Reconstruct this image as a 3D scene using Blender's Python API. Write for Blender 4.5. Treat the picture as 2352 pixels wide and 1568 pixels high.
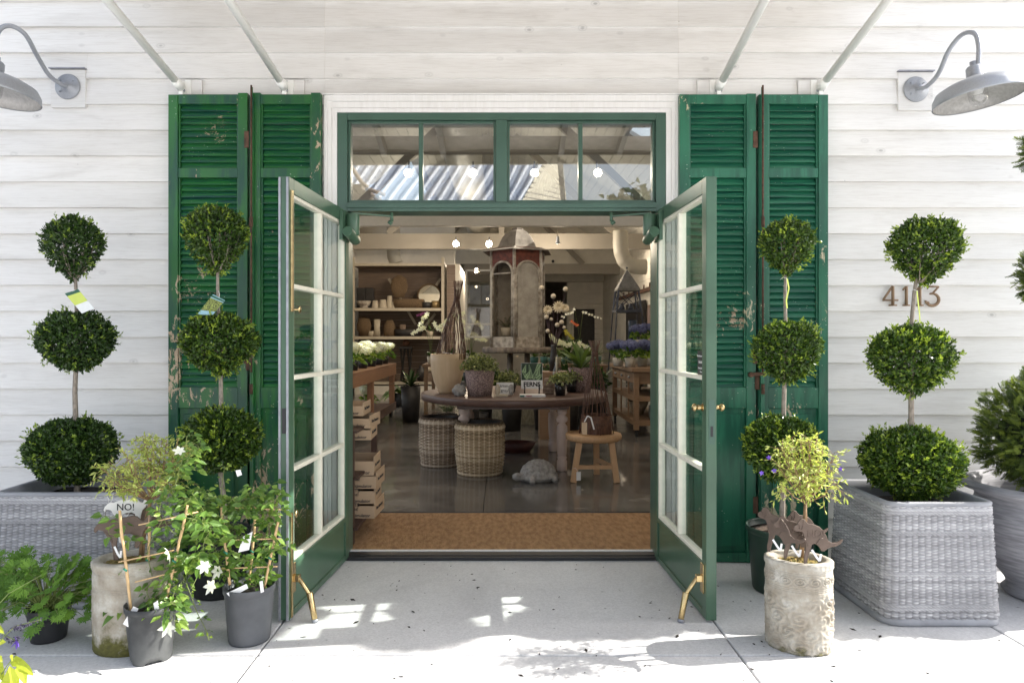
import bpy, math, random
import numpy as np
from math import sin, cos, pi, radians, sqrt
from mathutils import Vector, Matrix
for o in list(bpy.data.objects): bpy.data.objects.remove(o)
S = bpy.context.scene; COL = S.collection
# ---------------------------------------------------------------- camera, world, sun, exposure
F, CX, CY, H, D = 1568.0, 1152.0, 778.0, 1.35, 4.2     # 24 mm lens, eye 1.35 m, 4.2 m from the wall
cam = bpy.data.objects.new('camera', bpy.data.cameras.new('camera')); COL.objects.link(cam)
cam.location = (0, -D, H); cam.rotation_euler = (pi/2, 0, 0)
cam.data.lens = 24; cam.data.sensor_width = 36; cam.data.clip_start = .05; cam.data.clip_end = 500
cam.data.shift_x = (1176-CX)/2352; cam.data.shift_y = -(784-CY)/2352
S.camera = cam
SUN_EL, SUN_AZ = radians(35), math.atan2(.15, 1.115)      # azimuth from +X towards +Y
sd = Vector((cos(SUN_EL)*cos(SUN_AZ), cos(SUN_EL)*sin(SUN_AZ), sin(SUN_EL)))
w = bpy.data.worlds.new('World'); S.world = w; w.use_nodes = True
nt = w.node_tree; sky = nt.nodes.new('ShaderNodeTexSky'); sky.sky_type = 'NISHITA'; sky.sun_disc = False
sky.sun_elevation = SUN_EL; sky.sun_rotation = math.atan2(sd.x, sd.y); sky.air_density = 1.0; sky.dust_density = 2.5; sky.ozone_density = .6
bg = nt.nodes['Background']; hs = nt.nodes.new('ShaderNodeHueSaturation'); hs.inputs['Saturation'].default_value = .45; nt.links.new(sky.outputs[0], hs.inputs['Color']); nt.links.new(hs.outputs[0], bg.inputs[0]); bg.inputs[1].default_value = .15
sl = bpy.data.lights.new('sun', 'SUN'); sl.energy = 4.6; sl.angle = radians(.55); sl.color = (1, .95, .87)
so = bpy.data.objects.new('sun', sl); COL.objects.link(so); so.rotation_euler = sd.to_track_quat('Z', 'Y').to_euler()
S.view_settings.view_transform = 'Standard'; S.view_settings.look = 'None'; S.view_settings.gamma = 1
S.view_settings.use_curve_mapping = False; S.view_settings.exposure = 1.36
S.render.engine = 'CYCLES'; S.cycles.max_bounces = 8; S.cycles.transparent_max_bounces = 16
# ---------------------------------------------------------------- helpers
def P(px, py, Y):                   # photo point at wall distance Y -> world
    k = F/(Y+D); return Vector(((px-CX)/k, Y, H-(py-CY)/k))
def SC(Y): return F/(Y+D)
def GY(py, z=0): return (H-z)*F/(py-CY)-D
def G(px, py, z=0): return P(px, py, GY(py, z))
def rnd(a, b): return random.uniform(a, b)
class MB:
    def __init__(s): s.v = []; s.f = []; s.tone = None; s.sm = []; s.smooth = False
    def add(s, vs, fs, smooth=False):
        n = len(s.v); s.v.extend([tuple(v) for v in vs]); s.f.extend([tuple(i+n for i in f) for f in fs]); s.sm.extend([smooth]*len(fs)); return s
    def box(s, x0, x1, y0, y1, z0, z1, M=None):
        vs = [(x, y, z) for z in (z0, z1) for y in (y0, y1) for x in (x0, x1)]
        if M is not None: vs = [M @ Vector(v) for v in vs]
        return s.add(vs, [(0,2,3,1),(4,5,7,6),(0,1,5,4),(2,6,7,3),(0,4,6,2),(1,3,7,5)])
    def bar(s, a, b, w, h, up=(0,0,1)):        # rectangular bar from a to b
        a = Vector(a); b = Vector(b); d = (b-a); L = d.length; d.normalize(); u = Vector(up)
        if abs(d.dot(u)) > .99: u = Vector((0,1,0))
        x = d.cross(u).normalized(); z = x.cross(d)
        vs = [p + x*i*w/2 + z*j*h/2 for p in (a, b) for i, j in ((-1,-1),(1,-1),(1,1),(-1,1))]
        return s.add(vs, [(3,2,1,0),(4,5,6,7),(0,1,5,4),(1,2,6,5),(2,3,7,6),(3,0,4,7)])
    def tube(s, pts, r, seg=8, cap=True):
        pts = [Vector(p) for p in pts]; n = len(pts)
        if not hasattr(r, '__len__'): r = [r]*n
        ref = Vector((0,0,1)); vs = []
        d0 = (pts[1]-pts[0]).normalized()
        if abs(d0.z) > .9: ref = Vector((0,1,0))
        x = d0.cross(ref).normalized()
        for i, p in enumerate(pts):
            d = (pts[min(i+1,n-1)]-pts[max(i-1,0)]).normalized()
            x = (x - d*x.dot(d)).normalized(); y = d.cross(x)
            for k in range(seg):
                a = 2*pi*k/seg; vs.append(p + (x*cos(a)+y*sin(a))*r[i])
        fs = [(i*seg+k, i*seg+(k+1)%seg, (i+1)*seg+(k+1)%seg, (i+1)*seg+k) for i in range(n-1) for k in range(seg)]
        s.add(vs, fs, True)
        if cap: 
            m = len(s.v)-len(vs); s.f.append(tuple(m+k for k in reversed(range(seg)))); s.f.append(tuple(m+(n-1)*seg+k for k in range(seg))); s.sm += [False, False]
        return s
    def lathe(s, prof, c=(0,0,0), seg=32, sx=1, sy=1, M=None, smooth=True, a0=0, caps=True):
        vs = []
        for r, z in prof:
            for k in range(seg):
                a = 2*pi*k/seg+a0; v = Vector((r*cos(a)*sx, r*sin(a)*sy, z))
                vs.append((M @ v if M is not None else v) + Vector(c))
        n = len(prof)
        fs = [(i*seg+k, i*seg+(k+1)%seg, (i+1)*seg+(k+1)%seg, (i+1)*seg+k) for i in range(n-1) for k in range(seg)]
        s.add(vs, fs, smooth); m = len(s.v)-len(vs)
        if caps and prof[0][0] > 1e-4: s.f.append(tuple(m+k for k in reversed(range(seg)))); s.sm.append(False)
        if caps and prof[-1][0] > 1e-4: s.f.append(tuple(m+(n-1)*seg+k for k in range(seg))); s.sm.append(False)
        return s
    def prism(s, out, M, th):       # outline in local x,z extruded along local y
        n = len(out)
        vs = [M @ Vector((x, -th/2, z)) for x, z in out] + [M @ Vector((x, th/2, z)) for x, z in out]
        return s.add(vs, [tuple(range(n)), tuple(reversed(range(n, 2*n)))] + [(i, i+n, (i+1)%n+n, (i+1)%n) for i in range(n)])
    def blob(s, c, r, seg=16, rings=10, noise=0, M=None, sc=(1,1,1), seed=0):
        R = random.Random(seed); ph = [(R.uniform(0,6),R.uniform(0,6),R.uniform(1.5,4),R.uniform(1.5,4)) for _ in range(6)]
        vs = []; 
        for i in range(rings+1):
            t = pi*i/rings
            for k in range(seg):
                a = 2*pi*k/seg; d = Vector((sin(t)*cos(a), sin(t)*sin(a), cos(t)))
                q = 1+noise*sum(sin(p[0]+d.x*p[2]*2)*sin(p[1]+(d.y+d.z*1.3)*p[3]*2) for p in ph)/3
                v = Vector((d.x*r*q*sc[0], d.y*r*q*sc[1], d.z*r*q*sc[2])); vs.append((M @ v if M else v)+Vector(c))
        fs = [(i*seg+k, (i+1)*seg+k, (i+1)*seg+(k+1)%seg, i*seg+(k+1)%seg) for i in range(rings) for k in range(seg)]
        return s.add(vs, fs, True)
    def build(s, name, m, parent=None, bevel=0, label=None):
        me = bpy.data.meshes.new(name); off = Vector((0,0,0))
        if parent is not None: off = org(parent)
        me.from_pydata([(v[0]-off.x, v[1]-off.y, v[2]-off.z) for v in s.v], [], s.f)
        me.polygons.foreach_set('use_smooth', s.sm); me.materials.append(m); me.update()
        o = bpy.data.objects.new(name, me); COL.objects.link(o)
        if parent is not None: o.parent = parent
        if bevel:
            b = o.modifiers.new('bevel', 'BEVEL'); b.width = bevel; b.segments = 2; b.limit_method = 'ANGLE'; b.angle_limit = radians(40)
        if label: o['label'] = label
        return o
def org(o):
    v = Vector((0,0,0))
    while o is not None: v += Vector(o.location); o = o.parent
    return v
def thing(name, label, cat, loc=(0,0,0), group=None):
    o = bpy.data.objects.new(name, None); COL.objects.link(o); o.location = loc; o.empty_display_size = .05
    return tag(o, label, cat, group)
def tag(o, label, cat, group=None):
    o['label'] = label; o['category'] = cat
    if group: o['group'] = group
    return o
def struct(o): o['kind'] = 'structure'; return o
def dup(root, loc, label=None, group=None):
    r = root.copy(); COL.objects.link(r); r.location = loc
    if label: r['label'] = label
    if group: r['group'] = group
    for ch in list(root.children):
        c = ch.copy(); COL.objects.link(c); c.parent = r
        for g in list(ch.children):
            d = g.copy(); COL.objects.link(d); d.parent = c
    return r
def rawmesh(name, V, Fq, m, parent=None, tone=None, smooth=True, label=None):   # numpy verts (N,3), faces list of arrays (M,k)
    off = np.array(org(parent)) if parent is not None else np.zeros(3)
    V = np.asarray(V, dtype=np.float32)-off.astype(np.float32)
    me = bpy.data.meshes.new(name); me.vertices.add(len(V)); me.vertices.foreach_set('co', V.ravel())
    loops = np.concatenate([f.ravel() for f in Fq]).astype(np.int32)
    tot = np.concatenate([np.full(len(f), f.shape[1]) for f in Fq]).astype(np.int32)
    st = np.concatenate([[0], np.cumsum(tot)[:-1]]).astype(np.int32)
    me.loops.add(len(loops)); me.loops.foreach_set('vertex_index', loops)
    me.polygons.add(len(tot)); me.polygons.foreach_set('loop_start', st); me.polygons.foreach_set('loop_total', tot)
    me.polygons.foreach_set('use_smooth', np.full(len(tot), smooth)); me.update(calc_edges=True); me.validate()
    if tone is not None:
        a = me.attributes.new('tone', 'FLOAT', 'POINT'); a.data.foreach_set('value', np.asarray(tone, dtype=np.float32))
    me.materials.append(m); o = bpy.data.objects.new(name, me); COL.objects.link(o)
    if parent is not None: o.parent = parent
    if label: o['label'] = label
    return o
RS = np.random.RandomState(7)
def nrm(a): return a/np.maximum(np.linalg.norm(a, axis=1, keepdims=True), 1e-9)
class Leaves:
    def __init__(s): s.V = []; s.T = []; s.n4 = []; s.k = 0; s.F3 = []; s.F4 = []
    def add(s, p, d, L, W, tone, n=None, fold=.25, droop=.0, broad=False, shp=(.5,.42)):
        p = np.atleast_2d(np.asarray(p, float)); N = len(p); d = nrm(np.atleast_2d(np.asarray(d, float))+np.zeros((N,3)))
        L = (np.zeros(N)+L)[:,None]; W = (np.zeros(N)+W)[:,None]; tone = np.zeros(N)+tone
        if n is None: n = RS.normal(size=(N,3))+np.array([0,0,.8])
        n = np.atleast_2d(n)+np.zeros((N,3)); side = nrm(np.cross(d, n)); up = nrm(np.cross(side, d))
        g = np.array([0,0,-1.])
        def at(t, w_, h): return p + d*t*L + g*droop*(t*t)*L + side*w_*W + up*h*W
        if not broad:
            rows = [at(0,0,0), at(.5,.5,fold), at(1,0,0), at(.5,-.5,fold)]
            V = np.stack(rows, 1).reshape(-1,3); b = (s.k+np.arange(N)*4)[:,None]
            s.F3.append(b+np.array([[0,1,2]])); s.F3.append(b+np.array([[0,2,3]])); m = 4
        else:
            a_, c_ = shp
            rows = [at(0,0,0), at(.3,a_,fold), at(.3,0,0), at(.3,-a_,fold), at(.68,c_*.85,fold*.7), at(.68,0,0), at(.68,-c_*.85,fold*.7), at(1,0,0)]
            V = np.stack(rows, 1).reshape(-1,3); b = (s.k+np.arange(N)*8)[:,None]
            for t in ((0,1,2),(0,2,3),(4,7,5),(5,7,6)): s.F3.append(b+np.array([t]))
            for q in ((1,4,5,2),(2,5,6,3)): s.F4.append(b+np.array([q]))
            m = 8
        s.V.append(V); s.T.append(np.repeat(tone, m)); s.k += N*m
    def build(s, name, m, parent=None):
        Fs = [np.concatenate(s.F3)] + ([np.concatenate(s.F4)] if s.F4 else [])
        return rawmesh(name, np.concatenate(s.V), Fs, m, parent, np.concatenate(s.T), smooth=False)
# ---------------------------------------------------------------- materials
def nodes(name):
    m = bpy.data.materials.new(name); m.use_nodes = True; t = m.node_tree; return m, t, t.nodes['Principled BSDF']
def N(t, ty, **kw):
    n = t.nodes.new(ty)
    for k, v in kw.items():
        if k.startswith('i_'):
            n.inputs[int(k[2:]) if k[2:].isdigit() else k[2:].replace('_',' ')].default_value = v
        else: setattr(n, k, v)
    return n
def c4(c): return (c[0], c[1], c[2], 1)
def srgb(r, g, b):
    return tuple(((x/255)/12.92 if x/255 < .04045 else ((x/255+.055)/1.055)**2.4) for x in (r, g, b))
def coords(t, scale=(1,1,1), obj=True):
    tc = N(t, 'ShaderNodeTexCoord'); mp = N(t, 'ShaderNodeMapping'); mp.inputs['Scale'].default_value = scale
    t.links.new(tc.outputs['Object' if obj else 'Generated'], mp.inputs[0]); return mp.outputs[0]
def noise(t, vec, scale, detail=4, rough=.55, dist=0):
    n = N(t, 'ShaderNodeTexNoise'); n.inputs['Scale'].default_value = scale; n.inputs['Detail'].default_value = detail
    n.inputs['Roughness'].default_value = rough; n.inputs['Distortion'].default_value = dist; t.links.new(vec, n.inputs['Vector']); return n.outputs['Fac']
def ramp(t, fac, stops):
    r = N(t, 'ShaderNodeValToRGB'); e = r.color_ramp.elements
    while len(e) < len(stops): e.new(.5)
    for el, (p, c) in zip(e, stops): el.position = p; el.color = c4(c) if hasattr(c, '__len__') else (c,c,c,1)
    t.links.new(fac, r.inputs[0]); return r.outputs[0]
def mix(t, fac, a, b, mode='MIX'):
    n = N(t, 'ShaderNodeMix', data_type='RGBA', blend_type=mode)
    if hasattr(fac, 'links'): t.links.new(fac, n.inputs[0])
    else: n.inputs[0].default_value = fac
    for i, x in ((6, a), (7, b)):
        if hasattr(x, 'links'): t.links.new(x, n.inputs[i])
        else: n.inputs[i].default_value = c4(x)
    return n.outputs[2]
def bump(t, bs, h, strength=.3, dist=.002):
    b = N(t, 'ShaderNodeBump'); b.inputs['Strength'].default_value = strength; b.inputs['Distance'].default_value = dist
    t.links.new(h, b.inputs['Height']); t.links.new(b.outputs[0], bs.inputs['Normal'])
def simple(name, c, rough=.6, metal=0, var=.12, scale=12, bmp=0, bscale=60, bdist=.002, stretch=(1,1,1), spec=.5, c2=None):
    m, t, b = nodes(name); v = coords(t, stretch)
    c2_ = c2 if c2 else tuple(x*(1-var*2) for x in c)
    f = noise(t, v, scale, 5); col = ramp(t, f, [(.35, c2_), (.65, c)]); t.links.new(col, b.inputs['Base Color'])
    b.inputs['Roughness'].default_value = rough; b.inputs['Metallic'].default_value = metal; b.inputs['Specular IOR Level'].default_value = spec
    if bmp: bump(t, b, noise(t, v, bscale, 4), bmp, bdist)
    return m
def wood(name, c1, c2, ax='x', rough=.6, scale=6, bmp=.25, knots=False):
    m, t, b = nodes(name); st = {'x': (1,12,12), 'y': (12,1,12), 'z': (12,12,1)}[ax]
    v = coords(t, st); f = noise(t, v, scale, 6, .6, .6); v2 = coords(t); f2 = noise(t, v2, 3, 3)
    col = ramp(t, f, [(.3, c2), (.7, c1)]); col = mix(t, f2, col, c1); t.links.new(col, b.inputs['Base Color'])
    b.inputs['Roughness'].default_value = rough; bump(t, b, f, bmp, .003); return m
def leafmat(name, dark, light, rough=.4, trans=.25, mid=None):
    m, t, b = nodes(name); a = N(t, 'ShaderNodeAttribute', attribute_name='tone')
    st = [(0, dark), (1, light)] if mid is None else [(0, dark), (.5, mid), (1, light)]
    col = ramp(t, a.outputs['Fac'], st); t.links.new(col, b.inputs['Base Color']); b.inputs['Roughness'].default_value = rough
    tr = N(t, 'ShaderNodeBsdfTranslucent'); t.links.new(mix(t, 1, col, (1,1,.45), 'MULTIPLY'), tr.inputs[0])
    mx = N(t, 'ShaderNodeMixShader'); mx.inputs[0].default_value = trans
    t.links.new(b.outputs[0], mx.inputs[1]); t.links.new(tr.outputs[0], mx.inputs[2])
    t.links.new(mx.outputs[0], t.nodes['Material Output'].inputs[0]); return m
def glassmat(name, refl=.1, wav=0, tint=(.93,.97,.95), wscale=3, stretch=(1,1,1), dist=.004):
    m, t, b = nodes(name); t.nodes.remove(b)
    tr = N(t, 'ShaderNodeBsdfTransparent'); tr.inputs[0].default_value = c4(tint); gl = N(t, 'ShaderNodeBsdfGlossy'); gl.inputs['Roughness'].default_value = 0
    lw = N(t, 'ShaderNodeLayerWeight'); lw.inputs[0].default_value = .5; fr = N(t, 'ShaderNodeMath', operation='POWER'); fr.inputs[1].default_value = 5; t.links.new(lw.outputs['Facing'], fr.inputs[0])
    mr = N(t, 'ShaderNodeMath', operation='MULTIPLY_ADD'); mr.inputs[1].default_value = .8; mr.inputs[2].default_value = refl; mr.use_clamp = True; t.links.new(fr.outputs[0], mr.inputs[0])
    mx = N(t, 'ShaderNodeMixShader'); t.links.new(mr.outputs[0], mx.inputs[0]); t.links.new(tr.outputs[0], mx.inputs[1]); t.links.new(gl.outputs[0], mx.inputs[2])
    if wav:
        bp = N(t, 'ShaderNodeBump'); bp.inputs['Strength'].default_value = wav; bp.inputs['Distance'].default_value = dist
        t.links.new(noise(t, coords(t, stretch), wscale, 0), bp.inputs['Height']); t.links.new(bp.outputs[0], gl.inputs['Normal'])
    t.links.new(mx.outputs[0], t.nodes['Material Output'].inputs[0]); return m
def emit(name, c, s):
    m, t, b = nodes(name); b.inputs['Emission Color'].default_value = c4(c); b.inputs['Emission Strength'].default_value = s; b.inputs['Base Color'].default_value = c4(c); return m
def whitewash():
    m, t, b = nodes('whitewashed_pine')
    v = coords(t); g = noise(t, coords(t, (1.2,20,22)), 5, 6, .65, .8)
    patch = noise(t, coords(t, (1,3,5)), 1.7, 5, .6, .4)
    at = N(t, 'ShaderNodeAttribute', attribute_name='tone')
    base = ramp(t, patch, [(.3, (.68,.665,.64)), (.48, (.80,.79,.77)), (.72, (.85,.84,.825))])
    base = mix(t, .30, base, ramp(t, g, [(.3, (.54,.50,.46)), (.52, (.81,.795,.775)), (.8, (.87,.86,.845))]))
    base = mix(t, 1, base, ramp(t, at.outputs['Fac'], [(0, .90), (1, 1.0)]), 'MULTIPLY')
    vo = N(t, 'ShaderNodeTexVoronoi', feature='DISTANCE_TO_EDGE'); vo = N(t, 'ShaderNodeTexVoronoi'); vo.inputs['Scale'].default_value = 3.7
    t.links.new(coords(t, (1,1,1.7)), vo.inputs['Vector'])
    kn = ramp(t, vo.outputs['Distance'], [(.0, .48), (.04, .62), (.065, .96), (.09, .84), (.13, 1)])
    base = mix(t, .8, base, kn, 'MULTIPLY')
    dots = N(t, 'ShaderNodeTexVoronoi'); dots.inputs['Scale'].default_value = 9; t.links.new(v, dots.inputs['Vector'])
    dk = ramp(t, dots.outputs['Distance'], [(.0, .35), (.022, .5), (.035, 1)]); sel = ramp(t, noise(t, v, 4, 1), [(.6, 0), (.63, 1)])
    base = mix(t, sel, base, mix(t, 1, base, dk, 'MULTIPLY'))
    t.links.new(base, b.inputs['Base Color']); b.inputs['Roughness'].default_value = .62
    bump(t, b, g, .35, .0025); return m
def paintworn(name, ca, cb, chipc=(.42,.28,.17), amount=.0, rough=.38, axis=(9,9,1.2)):
    m, t, b = nodes(name); v = coords(t)
    f = noise(t, coords(t, axis), 2.2, 4, .6, .3); f1 = noise(t, v, 1.5, 3)
    col = ramp(t, f, [(.40, ca), (.58, cb)]); col = mix(t, ramp(t, f1, [(.4, 0), (.6, .55)]), col, tuple((x+y)/2*.8 for x, y in zip(ca, cb)))
    ch = noise(t, coords(t, (1,1,.5)), 24, 9, .74, .8); big = noise(t, v, 1.9, 2)
    mul = N(t, 'ShaderNodeMath', operation='MULTIPLY'); t.links.new(ch, mul.inputs[0]); t.links.new(big, mul.inputs[1])
    chf = ramp(t, mul.outputs[0], [(.40-amount, 0), (.408-amount, 1)]); col = mix(t, chf, col, mix(t, f, chipc, (.50,.42,.32)))
    sp = N(t, 'ShaderNodeTexVoronoi'); sp.inputs['Scale'].default_value = 26; t.links.new(coords(t, (1,1,2.2)), sp.inputs['Vector'])
    spf = ramp(t, sp.outputs['Distance'], [(.075, 1), (.095, 0)]); spn = ramp(t, noise(t, v, 5, 2), [(.50, 0), (.56, .8)])
    col = mix(t, mix(t, 1, spf, spn, 'MULTIPLY'), col, (.62,.66,.58))
    t.links.new(col, b.inputs['Base Color']); b.inputs['Roughness'].default_value = rough
    bump(t, b, noise(t, coords(t, axis), 12, 5), .25, .002); return m
M = {}
M['siding'] = whitewash()
M['trim'] = wood('white_trim_paint', (.82,.81,.80), (.68,.66,.63), 'z', .55, 4, .2)
M['trim_in'] = simple('interior_white', (.66,.62,.55), .6, var=.03)
M['door'] = simple('door_green_paint', (.060,.125,.078), .28, var=.10, scale=5, bmp=.06, bscale=90)
M['frame'] = simple('frame_green_paint', (.055,.115,.085), .3, var=.08, scale=4, bmp=.05)
M['bars'] = simple('cream_glazing_paint', (.76,.73,.62), .45, var=.05, scale=20, bmp=.1)
M['shutL'] = paintworn('shutter_green_paint', (.008,.064,.042), (.019,.132,.026), amount=.072)
M['slatL'] = paintworn('shutter_slat_paint', (.008,.062,.048), (.022,.150,.034), amount=.045, axis=(1.4,9,30))
M['shutR'] = paintworn('shutter_teal_paint', (.009,.084,.050), (.021,.155,.086), chipc=(.55,.48,.30), amount=.042)
M['slatR'] = paintworn('shutter_teal_slat_paint', (.008,.072,.050), (.022,.160,.084), amount=.012, axis=(1.4,9,30))
M['rust'] = simple('rusty_iron', (.13,.065,.04), .8, var=.3, scale=40, bmp=.3)
M['glass'] = glassmat('door_glass', .035, .08)
M['tglass'] = glassmat('transom_glass', .20, .45, (.80,.83,.84), 2.4, (1,1,.9), .0035)
M['thin'] = glassmat('clear_glass', .08, 0, (.9,.92,.9))
M['brass'] = simple('aged_brass', (.62,.47,.24), .25, 1, var=.12, scale=30)
M['galv'] = simple('galvanized_steel', (.38,.40,.44), .40, .4, var=.05, scale=140)
M['galvin'] = simple('shade_inside', (.50,.49,.48), .5, .4, var=.1, scale=60)
M['bulb'] = glassmat('bulb_glass', .16, 0, (.95,.95,.95))
M['frost'] = simple('frosted_bulb', (.85,.85,.84), .5, var=.02)
M['strut'] = simple('strut_white_paint', (.93,.93,.90), .4, var=.02, scale=6)
M['alum'] = simple('weatherstrip', (.33,.34,.38), .5, .3, var=.1, scale=30)
M['black'] = simple('black_plastic', (.018,.019,.022), .45, var=.1)
M['nursery'] = simple('grey_nursery_plastic', (.085,.092,.105), .5, var=.18, scale=6, bmp=.15, bscale=20)
M['soil'] = simple('dark_soil', (.028,.02,.015), .95, var=.4, scale=80, bmp=1, bscale=60, bdist=.01)
M['mulch'] = simple('bark_mulch', (.13,.085,.06), .95, var=.35, scale=90, bmp=1, bscale=70, bdist=.012)
M['bark'] = simple('grey_bark', (.34,.29,.24), .85, var=.22, scale=40, bmp=.6, bscale=40, stretch=(3,3,1))
M['twig'] = simple('brown_twig', (.30,.19,.10), .8, var=.2, scale=40)
M['greenstem'] = simple('green_stem', (.20,.26,.07), .6, var=.2, scale=30)
M['redstem'] = simple('reddish_stem', (.30,.12,.09), .6, var=.2, scale=30)
M['bamboo'] = simple('bamboo', (.66,.45,.23), .5, var=.12, scale=30, stretch=(4,4,1))
M['white'] = simple('white_plastic', (.82,.82,.82), .5, var=.03)
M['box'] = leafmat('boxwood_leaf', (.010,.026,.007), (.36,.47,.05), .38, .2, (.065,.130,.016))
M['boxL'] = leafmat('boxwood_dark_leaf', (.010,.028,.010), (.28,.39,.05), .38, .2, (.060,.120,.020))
M['cedar'] = leafmat('cedar_leaf', (.020,.040,.008), (.26,.33,.05), .5, .3, (.075,.12,.018))
M['light'] = leafmat('light_shrub_leaf', (.10,.18,.03), (.62,.68,.24), .45, .45, (.42,.50,.13))
M['clem'] = leafmat('clematis_leaf', (.030,.080,.015), (.40,.52,.10), .35, .4, (.14,.26,.05))
M['ger'] = leafmat('geranium_leaf', (.06,.14,.02), (.24,.42,.06), .6, .35, (.13,.27,.035))
M['petal'] = leafmat('white_petal', (.80,.82,.76), (.93,.93,.90), .6, .35)
M['blue'] = leafmat('blue_petal', (.07,.08,.24), (.24,.27,.50), .6, .3)
M['orange'] = leafmat('orange_petal', (.40,.08,.03), (.60,.14,.05), .6, .2)
M['gold'] = leafmat('yellow_petal', (.45,.38,.05), (.62,.55,.10), .6, .2)
M['euc'] = leafmat('grey_green_small_leaf', (.05,.07,.03), (.45,.48,.20), .5, .25, (.14,.18,.08))
M['darkfern'] = leafmat('interior_leaf', (.015,.04,.012), (.16,.24,.06), .45, .25, (.05,.10,.025))
M['chart'] = leafmat('chartreuse_leaf', (.22,.30,.02), (.52,.58,.07), .5, .4, (.40,.47,.04))
M['iron'] = simple('brown_cast_iron', (.125,.088,.068), .55, .25, var=.12, scale=25, bmp=.15)
M['willow'] = simple('willow_stick', (.15,.07,.042), .5, var=.25, scale=30)
M['moss'] = simple('dry_moss', (.38,.27,.10), 1, var=.25, scale=60, bmp=1, bscale=90, bdist=.015, c2=(.16,.14,.04))
M['card'] = simple('cardboard', (.52,.37,.24), .8, var=.06, scale=5)
M['ink'] = simple('black_ink', (.02,.02,.022), .7, var=.05)
# ---------------------------------------------------------------- more materials
def concrete(name, c1, c2, rough=.85, joints=True):
    m, t, b = nodes(name); v = coords(t); f = noise(t, v, 1.6, 6, .62); g = noise(t, coords(t, (60,2,1)), 6, 3)
    col = ramp(t, f, [(.3, c2), (.7, c1)]); col = mix(t, .18, col, ramp(t, g, [(.35, c2), (.65, (min(c1[0]*1.15,.9),)*3)]))
    sp = N(t, 'ShaderNodeTexVoronoi'); sp.inputs['Scale'].default_value = 11; t.links.new(v, sp.inputs['Vector'])
    s1 = ramp(t, sp.outputs['Distance'], [(.035, 1), (.06, 0)]); sn = ramp(t, noise(t, v, 2.6, 2), [(.5, 0), (.6, .7)])
    col = mix(t, mix(t, 1, s1, sn, 'MULTIPLY'), col, (.72,.73,.75))
    sp2 = N(t, 'ShaderNodeTexVoronoi'); sp2.inputs['Scale'].default_value = 6.5; t.links.new(coords(t, (1,1.4,1)), sp2.inputs['Vector'])
    s2 = ramp(t, sp2.outputs['Distance'], [(.018, 1), (.03, 0)]); col = mix(t, s2, col, (.10,.09,.08))
    ag = N(t, 'ShaderNodeTexVoronoi'); ag.inputs['Scale'].default_value = 120; t.links.new(v, ag.inputs['Vector']); agc = N(t, 'ShaderNodeSeparateColor'); t.links.new(ag.outputs['Color'], agc.inputs[0])
    col = mix(t, .16, col, ramp(t, agc.outputs[0], [(0, tuple(x*.55 for x in c2)), (.5, c1), (1, (.85,.85,.85))])); st2 = noise(t, coords(t, (1,.7,1)), .9, 8, .7, 1.5); col = mix(t, ramp(t, st2, [(.48, 0), (.66, .30)]), col, tuple(x*.66 for x in c2))
    bl = ramp(t, noise(t, v, 5, 4, .6), [(.62, 0), (.75, .35)]); col = mix(t, bl, col, tuple(x*.72 for x in c2))
    t.links.new(col, b.inputs['Base Color']); b.inputs['Roughness'].default_value = rough
    bump(t, b, g, .12, .002); return m
M['conc'] = concrete('sidewalk_concrete', (.59,.59,.60), (.49,.49,.505))
M['conc2'] = concrete('pale_apron_concrete', (.66,.66,.655), (.56,.56,.56))
M['asph'] = simple('road_asphalt', (.22,.22,.22), .9, var=.1, scale=6)
def polished():
    m, t, b = nodes('polished_concrete_floor'); v = coords(t); f = noise(t, coords(t, (.6,1.6,1)), 1.4, 7, .65, 1.2); f2 = noise(t, v, 9, 5)
    col = ramp(t, f, [(.28, (.075,.070,.069)), (.5, (.15,.142,.134)), (.72, (.27,.255,.235))]); col = mix(t, .25, col, ramp(t, f2, [(.3, (.03,)*3), (.7, (.12,)*3)]))
    t.links.new(col, b.inputs['Base Color']); b.inputs['Roughness'].default_value = .16; b.inputs['Coat Weight'].default_value = .3; b.inputs['Coat Roughness'].default_value = .08
    t.links.new(ramp(t, f, [(.3, .12), (.7, .26)]), b.inputs['Roughness']); bump(t, b, f2, .03, .002); return m
M['floor'] = polished()
M['coir'] = simple('coir_mat', (.47,.28,.135), 1, var=.12, scale=34, bmp=1, bscale=90, bdist=.02, c2=(.30,.165,.075), stretch=(1,.35,1))
M['wplank'] = simple('white_interior_plank', (.72,.68,.60), .6, var=.06, scale=3, stretch=(1,1,1))
M['beam'] = simple('painted_beam', (.31,.28,.235), .6, var=.04, scale=3)
M['ceil'] = simple('ceiling_plank', (.72,.70,.64), .6, var=.05, scale=3)
M['duct'] = simple('white_duct', (.50,.47,.40), .5, var=.03)
M['shelfw'] = wood('pale_shelf_wood', (.19,.135,.10), (.12,.085,.062), 'x', .6)
M['shelfe'] = simple('shelf_edge_cream', (.52,.46,.36), .6, var=.05)
M['table'] = wood('weathered_table_wood', (.13,.075,.06), (.055,.033,.028), 'x', .4, 5, .3)
M['leg'] = wood('pinkish_turned_wood', (.66,.53,.47), (.46,.35,.30), 'z', .6, 5, .3)
M['oak'] = wood('brown_island_wood', (.27,.17,.10), (.17,.10,.06), 'x', .55)
M['pine'] = wood('orange_stool_wood', (.55,.34,.18), (.36,.21,.11), 'z', .55)
M['bench'] = wood('red_brown_bench_wood', (.30,.15,.075), (.15,.07,.04), 'y', .5)
M['paul'] = wood('blond_grain_wood', (.66,.50,.33), (.50,.36,.22), 'z', .5, 2.2, .1)
M['stoneW'] = simple('weathered_grey_wood', (.33,.27,.21), .9, var=.3, scale=14, bmp=.6, bscale=30, bdist=.006, stretch=(1,1,.5), c2=(.14,.11,.09))
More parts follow.
